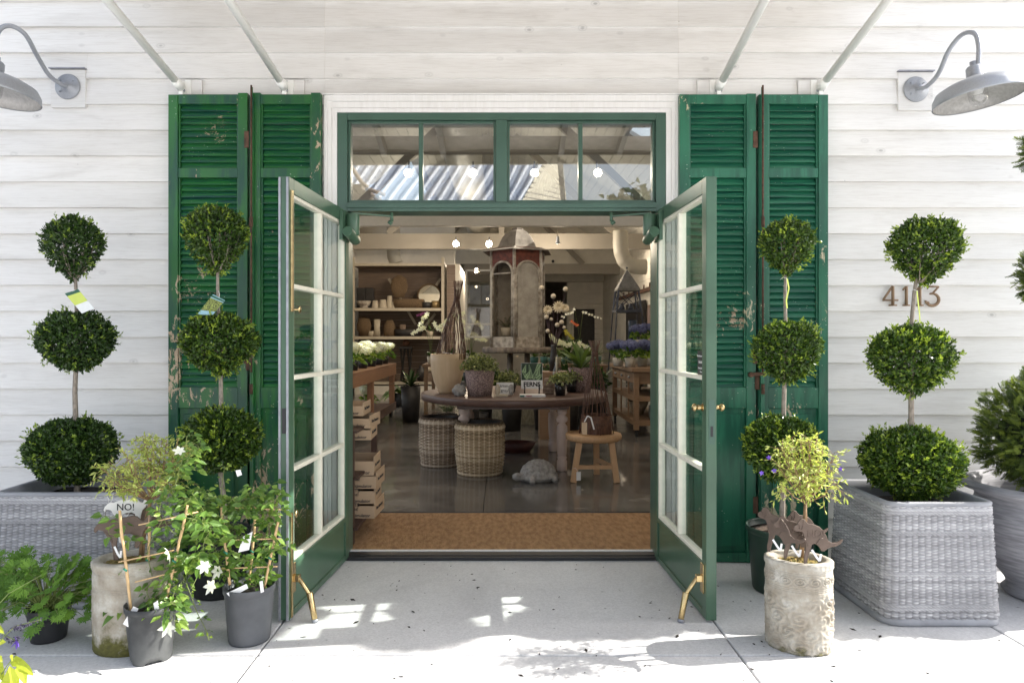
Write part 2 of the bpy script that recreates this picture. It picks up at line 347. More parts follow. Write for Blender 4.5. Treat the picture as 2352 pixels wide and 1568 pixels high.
M['lant'] = simple('aged_lantern_metal', (.60,.54,.46), .75, .1, var=.3, scale=12, bmp=.4, bscale=40, c2=(.26,.22,.18))
M['dome'] = simple('weathered_dome_metal', (.30,.26,.22), .8, .1, var=.3, scale=7, bmp=.4, bscale=30, c2=(.15,.125,.10), stretch=(1,1,.5))
M['lred'] = simple('rust_red_panel', (.20,.055,.035), .7, var=.3, scale=16, c2=(.09,.03,.022))
def dusty():
    m, t, b = nodes('dusty_glass'); b.inputs['Base Color'].default_value = (.54,.50,.44,1); b.inputs['Roughness'].default_value = .6
    tr = N(t, 'ShaderNodeBsdfTransparent'); tr.inputs[0].default_value = (.8,.76,.7,1); mx = N(t, 'ShaderNodeMixShader'); v = coords(t)
    t.links.new(ramp(t, noise(t, v, 5, 6, .65), [(.3, .45), (.7, .85)]), mx.inputs[0]); t.links.new(tr.outputs[0], mx.inputs[1]); t.links.new(b.outputs[0], mx.inputs[2]); t.links.new(mx.outputs[0], t.nodes['Material Output'].inputs[0]); return m
M['dglass'] = dusty(); M['cglass'] = glassmat('speckled_door_glass', .08, 0, (.72,.70,.66))
M['carved'] = None
M['conc_obj'] = simple('rough_grey_stone', (.44,.42,.40), .95, var=.22, scale=30, bmp=.8, bscale=45, bdist=.006)
M['speck'] = simple('speckled_purple_stone', (.42,.31,.29), .85, var=.3, scale=75, bmp=.4, bscale=80, c2=(.10,.065,.065))
M['cream'] = simple('cream_ceramic', (.55,.48,.37), .6, var=.06)
M['dark'] = simple('dark_ceramic', (.03,.027,.026), .5, var=.2)
M['terra'] = simple('weathered_terracotta', (.30,.22,.17), .9, var=.2, scale=20)
M['teal'] = simple('teal_glaze', (.05,.16,.13), .3, var=.1)
M['basket'] = simple('brown_basket_weave', (.20,.13,.07), .85, var=.3, scale=45, bmp=1, bscale=50, bdist=.01, stretch=(1,1,2))
M['mirror'] = simple('mirror_glass', (.8,.8,.75), .03, 1, var=0)
M['steel'] = simple('dark_blue_iron', (.09,.10,.13), .5, .6, var=.2)
def stonepot(name, mossy):
    m, t, b = nodes(name); tc = N(t, 'ShaderNodeTexCoord'); v = coords(t)
    f = noise(t, v, 9, 6, .65); col = ramp(t, f, [(.3, (.235,.195,.145)), (.55, (.38,.35,.295)), (.75, (.58,.57,.53))])
    wv = N(t, 'ShaderNodeTexNoise'); wv.inputs['Scale'].default_value = 30; t.links.new(v, wv.inputs['Vector'])
    sx = N(t, 'ShaderNodeSeparateXYZ'); t.links.new(tc.outputs['Object'], sx.inputs[0])
    ad = N(t, 'ShaderNodeMath', operation='MULTIPLY_ADD'); ad.inputs[1].default_value = .30; t.links.new(noise(t, v, 16, 6, .7), ad.inputs[0]); t.links.new(sx.outputs['Z'], ad.inputs[2])
    mo = ramp(t, ad.outputs[0], [(.20, 1), (.27, 0)] if mossy else [(.13, .8), (.17, 0)])
    col = mix(t, mo, col, mix(t, noise(t, v, 60, 3), (.035,.035,.012), (.16,.15,.035)))
    t.links.new(col, b.inputs['Base Color']); b.inputs['Roughness'].default_value = .95; bump(t, b, noise(t, v, 55, 5), .4, .003); return m
M['potL'] = stonepot('mossy_cast_stone', True); M['potR'] = stonepot('carved_cast_stone', False)
def weave(name, c1, c2, c3):
    m, t, b = nodes(name); v = coords(t); f = noise(t, coords(t, (4,4,26)), 7, 5, .7); f2 = noise(t, v, 3, 3)
    at = N(t, 'ShaderNodeAttribute', attribute_name='tone'); ad = N(t, 'ShaderNodeMath', operation='MULTIPLY_ADD'); ad.inputs[1].default_value = .45; t.links.new(f, ad.inputs[0]); sb_ = N(t, 'ShaderNodeMath', operation='MULTIPLY_ADD'); sb_.inputs[1].default_value = .7; sb_.inputs[2].default_value = -.05; t.links.new(at.outputs['Fac'], sb_.inputs[0]); t.links.new(sb_.outputs[0], ad.inputs[2])
    col = ramp(t, ad.outputs[0], [(.2, c2), (.5, c1), (.85, c3)]); col = mix(t, ramp(t, f2, [(.4, 0), (.7, .5)]), col, c2)
    t.links.new(col, b.inputs['Base Color']); b.inputs['Roughness'].default_value = .8; bump(t, b, noise(t, v, 120, 3), .3, .002); return m
M['planter'] = weave('grey_cast_weave', (.36,.36,.375), (.17,.17,.18), (.66,.66,.685))
M['rim'] = simple('grey_planter_rim', (.33,.34,.37), .7, var=.12, scale=9, bmp=.2)
M['urn'] = simple('brushed_grey_urn', (.36,.36,.39), .8, var=.2, scale=9, bmp=.5, bscale=20, stretch=(1,1,9))
M['wick'] = weave('grey_wicker', (.40,.31,.225), (.10,.07,.05), (.74,.65,.54))
M['wick2'] = weave('tan_wicker', (.44,.33,.205), (.12,.085,.05), (.78,.67,.50))
# ---------------------------------------------------------------- ground
def sheet(name, m, x0, x1, y0, y1, z, kind=True):
    o = MB().add([(x0,y0,z),(x1,y0,z),(x1,y1,z),(x0,y1,z)], [(0,1,2,3)]).build(name, m)
    if kind: struct(o)
    return o
sheet('ground', M['asph'], -150, 150, -150, 150, -.16)
mb = MB()                          # sidewalk slabs with open joints
JX = [-6.4, -3.72, -1.045, 1.016, 2.30, 4.6, 8]
for i in range(len(JX)-1):
    for (a, b_) in ((-1.285, .0), (-4.6, -1.285), (-7.5,-4.6)):
        mb.box(JX[i]+.004, JX[i+1]-.004, a+.004, b_-.004, -.12, .0)
slab = mb.build('sidewalk', M['conc'], bevel=.006); struct(slab)
sheet('sidewalk_base', M['soil'], -7, 9, -8, 0.0, -.03)
sheet('street_apron', M['conc2'], -60, 60, -60, -7.5, -.10)
# ---------------------------------------------------------------- the shop building
B = thing('shop_building', 'white clapboard shop building with a wide green framed doorway', 'building', (0,0,0))
random.seed(3)
LAP = .158; z0 = H-(242.6-CY)/SC(0)
def siding(x0, x1, ztop, zbot, name='clapboard_siding', cut=None):
    V = []; Fc = []; T = []
    k = 0
    zs = []
    zb = z0 - LAP*30
    while zb < ztop: zs.append(zb); zb += LAP
    for zb in zs:
        a, c = max(zb, zbot), min(zb+LAP, ztop)
        if c <= a: continue
        cuts = [x0]; x = x0+rnd(2.2, 9)
        while x < x1-.4: cuts.append(x); x += rnd(4, 8)
        cuts.append(x1)
        for i in range(len(cuts)-1):
            e0, e1 = cuts[i]+.0005, cuts[i+1]-.0005; ya, yc = -.030, -.008; tn = rnd(0, 1); n = len(V)
            n1 = max(2, int((e1-e0)/.12)); wob = [rnd(-.0016,.0016) for _ in range(n1+1)]
            for j in range(n1+1):
                x_ = e0+(e1-e0)*j/n1
                V += [(x_, .0, a), (x_, ya, a+wob[j]), (x_, ya+.001, a+.004), (x_, yc+.001, c)]; T += [tn]*4
            for j in range(n1):
                q = n+4*j; Fc += [(q,q+4,q+5,q+1), (q+1,q+5,q+6,q+2), (q+2,q+6,q+7,q+3)]
    return rawmesh(name, np.array(V), [np.array(Fc)], M['siding'], B, T, smooth=False)
BX = 4.5
siding(-6, -1.083, 5.2, .0); siding(1.083, BX, 5.2, .0); siding(-1.083, 1.083, 5.2, 2.84)
siding_back = MB()
siding_back.box(-6, -1.005, .001, .16, 0, 5.2); siding_back.box(1.005, BX, .001, .16, 0, 5.2); siding_back.box(-1.005, 1.005, .001, .16, 2.74, 5.2)
siding_back.build('wall', M['trim_in'], B)
EAVE_Z, EAVE_O = 4.55, .50
e = MB(); e.box(-6, BX, -EAVE_O, -.03, EAVE_Z, EAVE_Z+.14); e.build('eave', M['trim'], B)
# casing
def casing():
    c = MB()
    for s in (-1, 1):
        for a, b_, y in ((1.083, 1.060, -.046), (1.060, 1.036, -.038), (1.036, 1.006, -.030)):
            c.box(min(s*a, s*b_), max(s*a, s*b_), y, .0, .0, 2.733 + (a-1.006)*1.25)
    for (zb, zt, y) in ((2.7325, 2.758, -.0305), (2.758, 2.795, -.0385), (2.795, 2.832, -.047)):
        c.box(-1.083, 1.083, y, -.001, zb+.0005, zt)
    c.box(-1.09, 1.09, -.062, -.001, 2.8325, 2.84); return c
casing().build('door_casing', M['trim'], B, bevel=.003)
# green frame with transom
f = MB()
for s in (-1, 1): f.box(*sorted((s*1.005, s*.945)), -.024, .14, .012, 2.732)
f.box(-.944, .944, -.024, .14, 2.130, 2.186); f.box(-.944, .944, -.024, .14, 2.690, 2.732)
f.box(-.035, .035, -.020, .10, 2.187, 2.689)
f.box(-.944, .944, -.034, -.0245, 2.150, 2.176)
for (a, b_) in ((-.943, -.036), (.036, .943)):      # sashes
    for q in (a, b_-.014): f.box(q, q+.014, .0, .05, 2.1875, 2.6885)
    f.box(a+.0145, b_-.0145, .0, .05, 2.1875, 2.203); f.box(a+.0145, b_-.0145, .0, .05, 2.675, 2.6885)
for x in (-.497, .486): f.box(x-.013, x+.013, .002, .048, 2.2035, 2.6745)
tw = f.build('transom_window', M['frame'], B, bevel=.002)
for (a, b_) in ((-.928, -.511), (-.483, -.051), (.051, .472), (.500, .928)):
    MB().box(a, b_, .022, .028, 2.2035, 2.6745).build('pane', M['tglass'], tw)
# threshold
MB().box(-.95, .95, -.045, .06, .0, .022).box(-.95, .95, -.02, .05, .022, .028).build('threshold', M['black'], B, bevel=.003)
MB().box(-.95, .95, .061, .085, .0, .030).build('threshold_strip', M['trim'], B)
# ---------------------------------------------------------------- doors
def door(side, hx, fx, name='entrance_door'):
    # hinge at (side*hx, -.03), free end at (side*fx, -.955)
    a = Vector((side*hx, -.02, 0)); b_ = Vector((side*fx, -.955, 0)); d = (b_-a); L = d.length; d.normalize()
    nrm_ = Vector((side*abs(d.y), 0, 0)); nrm_ = Vector((-d.y, d.x, 0)); 
    if nrm_.x*side < 0: nrm_ = -nrm_
    Mx = Matrix(((d.x, nrm_.x, 0, a.x), (d.y, nrm_.y, 0, a.y), (0,0,1,0), (0,0,0,1)))     # local x along leaf, local y outward (away from opening)
    def bx(m, u0, u1, w0, w1, z0_, z1_): m.box(u0, u1, w0, w1, z0_, z1_, Mx)
    T = .050; zb, zt = .012, 2.122; st, tr, br = .062, .072, .26
    m = MB()
    bx(m, 0, st, 0, T, zb, zt); bx(m, L-st, L, 0, T, zb, zt); bx(m, st, L-st, 0, T, zt-tr, zt); bx(m, st, L-st, .0, T, zb, zb+.03)
    bx(m, st, L-st, 0, T, zb+br-.025, zb+br); bx(m, st, L-st, .008, T-.008, zb+.03, zb+br-.025)
    dr = m.build(name, M['door'], B, bevel=.002)
    gz0, gz1 = zb+br, zt-tr; u0, u1 = st, L-st; um = (u0+u1)/2
    g = MB(); bw = .024
    for uu in (u0, u1-.018): bx(g, uu, uu+.018, .006, T-.006, gz0, gz1)
    bx(g, u0+.018, u1-.018, .006, T-.006, gz0, gz0+.020); bx(g, u0+.018, u1-.018, .006, T-.006, gz1-.018, gz1)
    bx(g, um-bw/2, um+bw/2, .004, T-.004, gz0+.020, gz1-.018)
    zsx = [gz0+(gz1-gz0)*k/4 for k in range(1, 4)]
    for zz in zsx:
        bx(g, u0+.018, um-bw/2, .004, T-.004, zz-.011, zz+.011); bx(g, um+bw/2, u1-.018, .004, T-.004, zz-.011, zz+.011)
    g.build('glazing_bars', M['bars'], dr, bevel=.003)
    zz = [gz0+.01]+zsx+[gz1-.008]
    for k in range(4):
        for (p, q) in ((u0+.012, um-.008), (um+.008, u1-.012)):
            m = MB(); bx(m, p, q, T/2-.003, T/2+.003, zz[k]+.004, zz[k+1]-.004); m.build('pane', M['glass'], dr)
    # door closer at the top hinge corner on the inner face
    hy = -.028; m = MB(); ct = Mx @ Vector((.11, hy-.03, 2.04)); m.tube([ct+Vector((0,0,-.075)), ct+Vector((0,0,.048))], .040, 20)
    t0 = Mx @ Vector((.06, hy-.045, 1.965)); t1 = Mx @ Vector((.22, hy-.03, 1.93)); 
    m.tube([Mx @ Vector((.045, hy-.03, 1.945)), Mx @ Vector((.215, hy-.03, 1.975))], .030, 18)
    bx(m, .05, .19, -.022, -.001, 1.93, 2.10); m.tube([ct+Vector((0,0,.045)), ct+Vector((0,0,.062))], .013, 10)
    cl = m.build('door_closer', M['door'], dr, bevel=.002)
    e1 = Vector((side*.672, -.02, 2.098)); p0 = ct+Vector((0,0,.058))
    MB().bar(p0, e1, .014, .008).tube([e1+Vector((0,0,-.03)), e1+Vector((0,0,.022))], .010, 10).tube([e1+Vector((side*-.0,0,-.045)), e1+Vector((side*.02,.0,-.03))], .012, 8).build('closer_arm', M['door'], dr)
    # brass kick-down holder
    k0 = Mx @ Vector((L-.045, -.03, .20)); 
    m = MB(); bx(m, L-.066, L-.024, -.008, -.001, .13, .27); bx(m, L-.06, L-.03, -.035, -.008, .185, .215)
    k1 = k0+Vector((-side*.055, -.01, -.075)); k2 = k0+Vector((-side*.085, -.03, -.185))
    m.tube([k0, k1], .010, 10); m.tube([k1+Vector((0,0,.008)), k2], [.016,.014], 12)
    m.build('door_holder', M['brass'], dr, bevel=.001)
    MB().tube([k2, k2+Vector((-side*.002,-.002,-.014))], .016, 12).build('holder_tip', M['alum'], dr)
    return dr, Mx, L, bx
dL, MxL, LL, bxL = door(-1, .935, 1.010)
m = MB()
for w0 in (.002, .040): bxL(m, LL, LL+.006, w0, w0+.010, .012, 2.118)
m.build('weatherstrip', M['alum'], dL)
m = MB(); bxL(m, LL-.03, LL-.012, -.012, -.001, 1.48, 2.06); bxL(m, LL-.028, LL-.014, -.010, -.001, .02, .52)
m.tube([MxL @ Vector((LL-.020, -.012, 1.49)), MxL @ Vector((LL-.020, -.042, 1.49))], .006, 8)
m.lathe([(.003,-.006),(.016,-.004),(.018,0),(.012,.005),(.002,.006)], (0,0,0), 14, M=Matrix.Translation(MxL @ Vector((LL-.020,-.045,1.49))) @ Matrix.Rotation(pi/2, 4, 'Y'))
m.lathe([(.003,-.006),(.016,-.004),(.018,0),(.012,.005),(.002,.006)], (0,0,0), 14, M=Matrix.Translation(MxL @ Vector((LL-.020,-.030,.515))) @ Matrix.Rotation(pi/2, 4, 'Y'))
m.build('flush_bolt', M['brass'], dL, bevel=.001)
m = MB(); bxL(m, LL, LL+.003, .016, .034, .90, 1.02); m.build('strike_plate', M['black'], dL)
dR, MxR, LR, bxR = door(1, .937, .973)
m = MB(); bxR(m, LR, LR+.002, .012, .040, .85, 1.06); m.build('lock_plate', M['frame'], dR)
m = MB(); bxR(m, LR+.002, LR+.0035, .020, .032, .885, .935); m.build('latch', M['black'], dR)
for sg in (-1, 1):
    m = MB(); c = MxR @ Vector((LR-.045, (-.001 if sg < 0 else .051), 1.02)); n_ = Vector((-sg*0+sg, 0, 0))
    m.tube([c, c+Vector((sg*.028,0,0))], [.012,.012], 12); m.blob(c+Vector((sg*.040,0,0)), .019, 16, 10, sc=(.75,1,1)); m.tube([c, c+Vector((sg*.004,0,0))], .019, 16)
    m.build('door_knob', M['brass'], dR)
# ---------------------------------------------------------------- text helper
def textmesh(s, size, Mx, th=.001, align='CENTER', bold=0):
    cu = bpy.data.curves.new('t', 'FONT'); cu.body = s; cu.size = size; cu.align_x = align; cu.align_y = 'CENTER'; cu.extrude = th; cu.resolution_u = 3; cu.offset = bold
    o = bpy.data.objects.new('t', cu); COL.objects.link(o); dg = bpy.context.evaluated_depsgraph_get(); dg.update()
    me = o.evaluated_get(dg).to_mesh(); vs = [Mx @ Vector(v.co) for v in me.vertices]; fs = [tuple(p.vertices) for p in me.polygons]
    bpy.data.objects.remove(o); bpy.data.curves.remove(cu); return vs, fs
def addtext(mb, s, size, Mx, th=.001, **k):
    vs, fs = textmesh(s, size, Mx, th, **k); mb.add(vs, fs); return mb
def face(o, xd, yd):               # matrix: text x -> xd, text y -> yd
    xd = Vector(xd).normalized(); yd = Vector(yd).normalized(); z = xd.cross(yd)
    return Matrix(((xd.x,yd.x,z.x,o[0]),(xd.y,yd.y,z.y,o[1]),(xd.z,yd.z,z.z,o[2]),(0,0,0,1)))
# sticker behind the right door glass
m = MB(); bxR(m, LR-.185, LR-.075, .019, .0205, 1.165, 1.29); stk = m.build('door_notice', M['black'], dR)
din = MxR.to_3x3() @ Vector((1,0,0))
m = MB()
for txt, zz, sz in (('This Door to Remain', 1.265, .0135), ('Unlocked', 1.235, .019), ('During Business', 1.205, .013), ('Hours', 1.187, .013)):
    addtext(m, txt, sz, face(MxR @ Vector((LR-.13, .018, zz)), din, (0,0,1)), .0003)
m.build('notice_lettering', M['white'], dR)
# ---------------------------------------------------------------- shutters
def shutter(x0, x1, ms, msl, lab, rod=None, seed=0):
    R = random.Random(seed); Y1 = -.038; Y0 = -.085; zt = 2.83
    m = MB(); st = .058
    m.box(x0, x0+st, Y0, Y1, .002, zt+R.uniform(-.01,.004)); m.box(x1-st, x1, Y0, Y1, .002, zt+R.uniform(-.01,.004))
    def zf(py): return H-(py-CY)/SC(-.07)
    a, b_ = x0+st, x1-st
    rails = [(zf(240), zt-.006), (zf(409), zf(387)), (zf(937), zf(889)), (.004, zf(1268))]
    for r0, r1 in rails: m.box(a, b_, Y0+.003, Y1, r0, r1)
    for q0, q1 in ((zf(387), zf(240)), (zf(889), zf(409))):       # beads beside the louvres
        for xx in (a, b_-.010): m.box(xx, xx+.010, Y0+.010, Y1, q0, q1)
    m.box(a, b_, Y0+.022, Y1, zf(1268), zf(937)); m.box(a+.03, b_-.03, Y0+.012, Y0+.0215, zf(1268)+.035, zf(937)-.035)
    sh = m.build('shutter', ms, B, bevel=.003, label=lab)
    s = MB()
    for (q0, q1) in ((zf(387), zf(240)), (zf(889), zf(409))):
        n = round((q1-q0)/.0386); p = (q1-q0)/n
        for k in range(n):
            zc = q0+(k+.5)*p; tz = R.uniform(-.004,.004); L = b_-a-.022; ang = radians(30)+R.uniform(-.06,.06)
            Mx = Matrix.Translation(((a+b_)/2, Y0+.030, zc)) @ Matrix.Rotation(tz, 4, 'Y') @ Matrix.Rotation(pi/2-ang, 4, 'X')
            s.box(-L/2, L/2, -.024, .024, -.0035, .0035, Mx)
    s.build('louvre_slats', msl, sh, bevel=.0015)
    return sh
sA = shutter(-2.01, -1.532, M['shutL'], M['slatL'], 'outer left shutter leaf with peeling paint at its top corner', seed=1)
sB = shutter(-1.512, -1.092, M['shutL'], M['slatL'], 'inner left shutter leaf beside the white casing', seed=2)
sC = shutter(1.075, 1.535, M['shutR'], M['slatR'], 'inner right teal shutter leaf beside the white casing', seed=3)
sD = shutter(1.552, 1.970, M['shutR'], M['slatR'], 'outer right teal shutter leaf with broken top edge', seed=4)
def hw(sh, x, latch):
    m = MB(); m.tube([(x, -.100, 1.0), (x, -.100, 2.86)], .0075, 8); m.box(x-.011, x+.011, -.106, -.085, .05, 2.80)
    m.build('edge_strip', M['shutL'] if x < 0 else M['shutR'], sh, bevel=.002)
    m = MB(); m.tube([(x, -.109, 1.15), (x, -.109, 2.868)], .006, 8)
    for z in (1.05, 1.30, 2.05): m.tube([(x, -.111, z-.03), (x, -.111, z+.03)], .011, 8)
    m.build('bolt_rod', M['rust'], sh)
    m = MB(); z = latch; m.bar((x-.07, -.098, z), (x+.02, -.103, z+.006), .014, .022); m.tube([(x-.07,-.094,z),(x-.07,-.115,z)], .016, 10); m.box(x-.04, x-.012, -.092, -.085, z-.09, z-.01)
    m.build('latch', M['rust'], sh, bevel=.002)
    for z in (.35, 1.25, 2.55): MB().box(x-.05, x-.022, -.089, -.085, z-.05, z+.05).build('hinge', M['rust'], sh)
hw(sB, -1.500, 1.25); hw(sD, 1.566, 1.135)
# ---------------------------------------------------------------- awning with struts
A = thing('awning', 'projecting awning overhead carried by four white tubular struts', 'awning', (0,0,3.4))
AX, AO = 2.25, 2.2
m = MB(); m.add([(-AX,-.03,3.62),(AX,-.03,3.62),(AX,-AO,3.13),(-AX,-AO,3.13),(-AX,-.03,3.70),(AX,-.03,3.70),(AX,-AO,3.21),(-AX,-AO,3.21)], [(0,3,2,1),(4,5,6,7),(0,1,5,4),(1,2,6,5),(2,3,7,6),(3,0,4,7)])
m.build('canopy', simple('awning_tan_boards', (.74,.66,.56), .7), A)
m = MB()
for k in range(9):
    x = -AX+.06+k*(2*AX-.12)/8; m.bar((x,-.04,3.575), (x,-AO+.05,3.09), .045, .09)
m.build('rafter', M['beam'], A)
MB().box(-AX, AX, -AO-.04, -AO, 3.00, 3.16).build('fascia', M['beam'], A)
for (px0, px1) in ((419, 245), (655, 525), (1649, 1757), (1882, 2040)):
    p0 = P(px0, 205, -.05); p1 = P(px1, 0, -.82); d = (p1-p0); p2 = p0+d*2.72
    m = MB(); q = d.normalized(); m.tube([p0+q*.06, p2], .0225, 16); m.tube([p0+q*.02, p0+q*.10], .027, 16); m.tube([p0, p0+q*.03], .016, 10)
    m.box(p0.x-.012, p0.x+.012, -.075, -.034, p0.z-.07, p0.z+.045)
    sx = 1 if px0 < CX else -1
    m.box(*sorted((p0.x+sx*.012, p0.x+sx*.045)), -.040, -.034, p0.z-.08, p0.z+.06)
    m.build('strut', M['strut'], A)
    MB().box(p0.x-.06+sx*.06, p0.x+.05+sx*.06, -.0335, -.012, p0.z-.09, p0.z+.062).build('mounting_block', M['siding'], B)
    MB().tube([(p0.x-.02, -.062, p0.z-.012), (p0.x+.02, -.062, p0.z-.012)], .009, 8).build('strut_bolt', M['galv'], A)
# ---------------------------------------------------------------- wall lamps
def lamp(px0, py0, bend, shade, tilt, lab, mirror=1):
    base = P(px0, py0, -.045); L = thing('wall_lamp', lab, 'lamp', base, 'gooseneck barn lamps beside the doorway')
    m = MB(); R = Matrix.Rotation(pi/2, 4, 'X'); m.lathe([(.098-.002,0),(.100,.006),(.092,.014),(.05,.018),(.046,.024),(.03,.03),(.02,.055),(.0,.055)], base+Vector((0,.015,0)), 32, M=R, sx=.78, sy=.78)
    m.build('wall_plate', M['galv'], L)
    m = MB()
    for a in (.7, 3.84, 2.4): m.tube([base+Vector((cos(a)*.052,.002,sin(a)*.052)), base+Vector((cos(a)*.052,-.012,sin(a)*.052))], .004, 6)
    m.build('screw', M['galv'], L)
    pts = [P(*q) for q in bend]; sm = []
    for i in range(len(pts)-1):
        p_ = [pts[max(i-1,0)], pts[i], pts[i+1], pts[min(i+2,len(pts)-1)]]
        for k in range(6):
            t = k/6; sm.append(.5*((2*p_[1])+(-p_[0]+p_[2])*t+(2*p_[0]-5*p_[1]+4*p_[2]-p_[3])*t*t+(-p_[0]+3*p_[1]-3*p_[2]+p_[3])*t**3))
    sm.append(pts[-1]); MB().tube(sm, .0125, 14).build('gooseneck', M['galv'], L)
    c = P(*shade[:3]); r = shade[3]; Q = Matrix.Translation(c) @ tilt
    prof = [(r*1.0,-.082),(r*1.015,-.078),(r*1.0,-.070),(r*.99,-.045),(r*.90,-.012),(r*.70,.010),(r*.45,.026),(r*.28,.038),(.040,.050),(.038,.095),(.030,.105),(.016,.108),(.016,.13),(0,.13)]
    m = MB(); m.lathe(prof[:], (0,0,0), 48, M=Q); 
    o = m.build('lamp_shade', M['galv'], L); o.data.polygons[len(o.data.polygons)-1]
    # open the bottom: drop bottom cap
    import bmesh
    bm = bmesh.new(); bm.from_mesh(o.data); big = [f_ for f_ in bm.faces if len(f_.verts) > 10]; bmesh.ops.delete(bm, geom=big, context='FACES_ONLY'); bm.to_mesh(o.data); bm.free()
    inn = [(r*.985,-.079),(r*.97,-.045),(r*.87,-.015),(r*.68,.006),(r*.44,.021),(.035,.03),(0,.032)]
    o2 = MB().lathe(inn, (0,0,0), 48, M=Q).build('shade_lining', M['galvin'], L)
    bm = bmesh.new(); bm.from_mesh(o2.data); big = [f_ for f_ in bm.faces if len(f_.verts) > 10]; bmesh.ops.delete(bm, geom=big, context='FACES_ONLY'); bm.to_mesh(o2.data); bm.free()
    gb = MB().lathe([(.0,-.11),(.025,-.105),(.042,-.085),(.046,-.06),(.046,-.0),(.038,.02)], (0,0,0), 24, M=Q).build('glass_jar', M['bulb'], L)
    MB().lathe([(.0,-.052),(.022,-.047),(.030,-.03),(.028,-.01),(.018,.01),(.016,.03)], (0,0,0), 20, M=Q).build('light_bulb', M['frost'], L)
    # wood block and flashing on the wall behind
    MB().box(base.x-.105, base.x+.105, -.0305, -.012, base.z-.125, base.z+.105).build('lamp_block', M['siding'], B)
    MB().box(base.x-.11, base.x+.11, -.048, -.012, base.z+.108, base.z+.114).build('flashing', M['alum'], B)
    return L
YW = -.06; YS = -.52
lamp(2106, 204, [(2106,204,-.07),(2128,199,-.13),(2155,170,-.24),(2180,115,-.34),(2210,80,-.42),(2238,77,-.48),(2248,105,-.52),(2247,150,-.525)], (2243,196,YS,.215),
     Matrix.Rotation(radians(-7), 4, 'Y') @ Matrix.Rotation(radians(-3), 4, 'X'), 'galvanized gooseneck barn lamp beside the right green shutter, fully in view')
lamp(153, 198, [(153,198,-.07),(138,192,-.11),(112,172,-.20),(85,128,-.32),(58,80,-.42),(25,60,-.48),(-2,70,-.52),(-14,112,-.525)], (-14,185,YS,.225),
     Matrix.Rotation(radians(6), 4, 'Y') @ Matrix.Rotation(radians(-3), 4, 'X'), 'gooseneck barn lamp left of the doorway, its shade cut by the photo edge')
# ---------------------------------------------------------------- house number
HN = thing('house_number', 'bronze serif house number 4113 screwed to the white siding', 'number', P(2092,702,-.03))
def digit(ch, px0, px1):
    m = MB(); a = P(px0, 702, -.04); b_ = P(px1, 657, -.04); W = b_.x-a.x; Hh = b_.z-a.z; y = -.043
    def q(u, v): return (a.x+u*W, y, a.z+v*Hh)
    def bar(u0,v0,u1,v1,w): m.bar(q(u0,v0), q(u1,v1), .012, w, up=(0,-1,0)) if False else m.tube([q(u0,v0), q(u1,v1)], w/2*1.35, 6)
    if ch == '4':
        bar(.66,0,.66,1,.015); bar(.64,1,.03,.30,.010); bar(.0,.28,1,.28,.009); bar(.40,.02,.92,.02,.008)
    elif ch == '1':
        bar(.55,0,.55,1,.015); bar(.52,.97,.15,.80,.009); bar(.15,.02,.95,.02,.008)
    else:
        bar(.10,.97,.90,.97,.009); bar(.90,.96,.42,.60,.009); bar(.08,.84,.10,.97,.007)
        pts = [q(.42+.50*sin(t)*1.0, .31+.31*cos(t)) for t in [pi*k/14*1.45 for k in range(-1, 15)]]
        m.tube(pts, [.006+.004*sin(pi*k/15) for k in range(16)], 8); m.blob(q(.10,.14), .010, 8, 6)
    m.build('digit', simple_bronze, HN)
simple_bronze = simple('bronze_number', (.27,.18,.11), .45, .4, var=.1)
digit('4', 2027, 2062); digit('1', 2070, 2090); digit('1', 2101, 2121); digit('3', 2127, 2158)
# ---------------------------------------------------------------- woven containers
def perim(a, b, r, n, rot=0):          # rounded rectangle, returns points, normals, arclength
    segs = []; L1, L2, Lc = 2*(a-r), 2*(b-r), pi*r/2; T = 2*(L1+L2)+4*Lc
    pts = []; nn = []; s = np.arange(n)/n*T
    for q in s:
        x = q
        for k in range(4):
            l = L1 if k % 2 == 0 else L2; hx, hy = (a, b)
            if x < l:
                base = [((-(a-r)+x), -b, 0, -1), (a, -(b-r)+x, 1, 0), ((a-r)-x, b, 0, 1), (-a, (b-r)-x, -1, 0)][k]; pts.append(base[:2]); nn.append(base[2:]); break
            x -= l
            if x < Lc:
                t = x/r; cx, cy = [(a-r, -(b-r)), (a-r, b-r), (-(a-r), b-r), (-(a-r), -(b-r))][k]; an = -pi/2+k*pi/2+t
                pts.append((cx+r*cos(an), cy+r*sin(an))); nn.append((cos(an), sin(an))); break
            x -= Lc
    return np.array(pts), np.array(nn), s, T
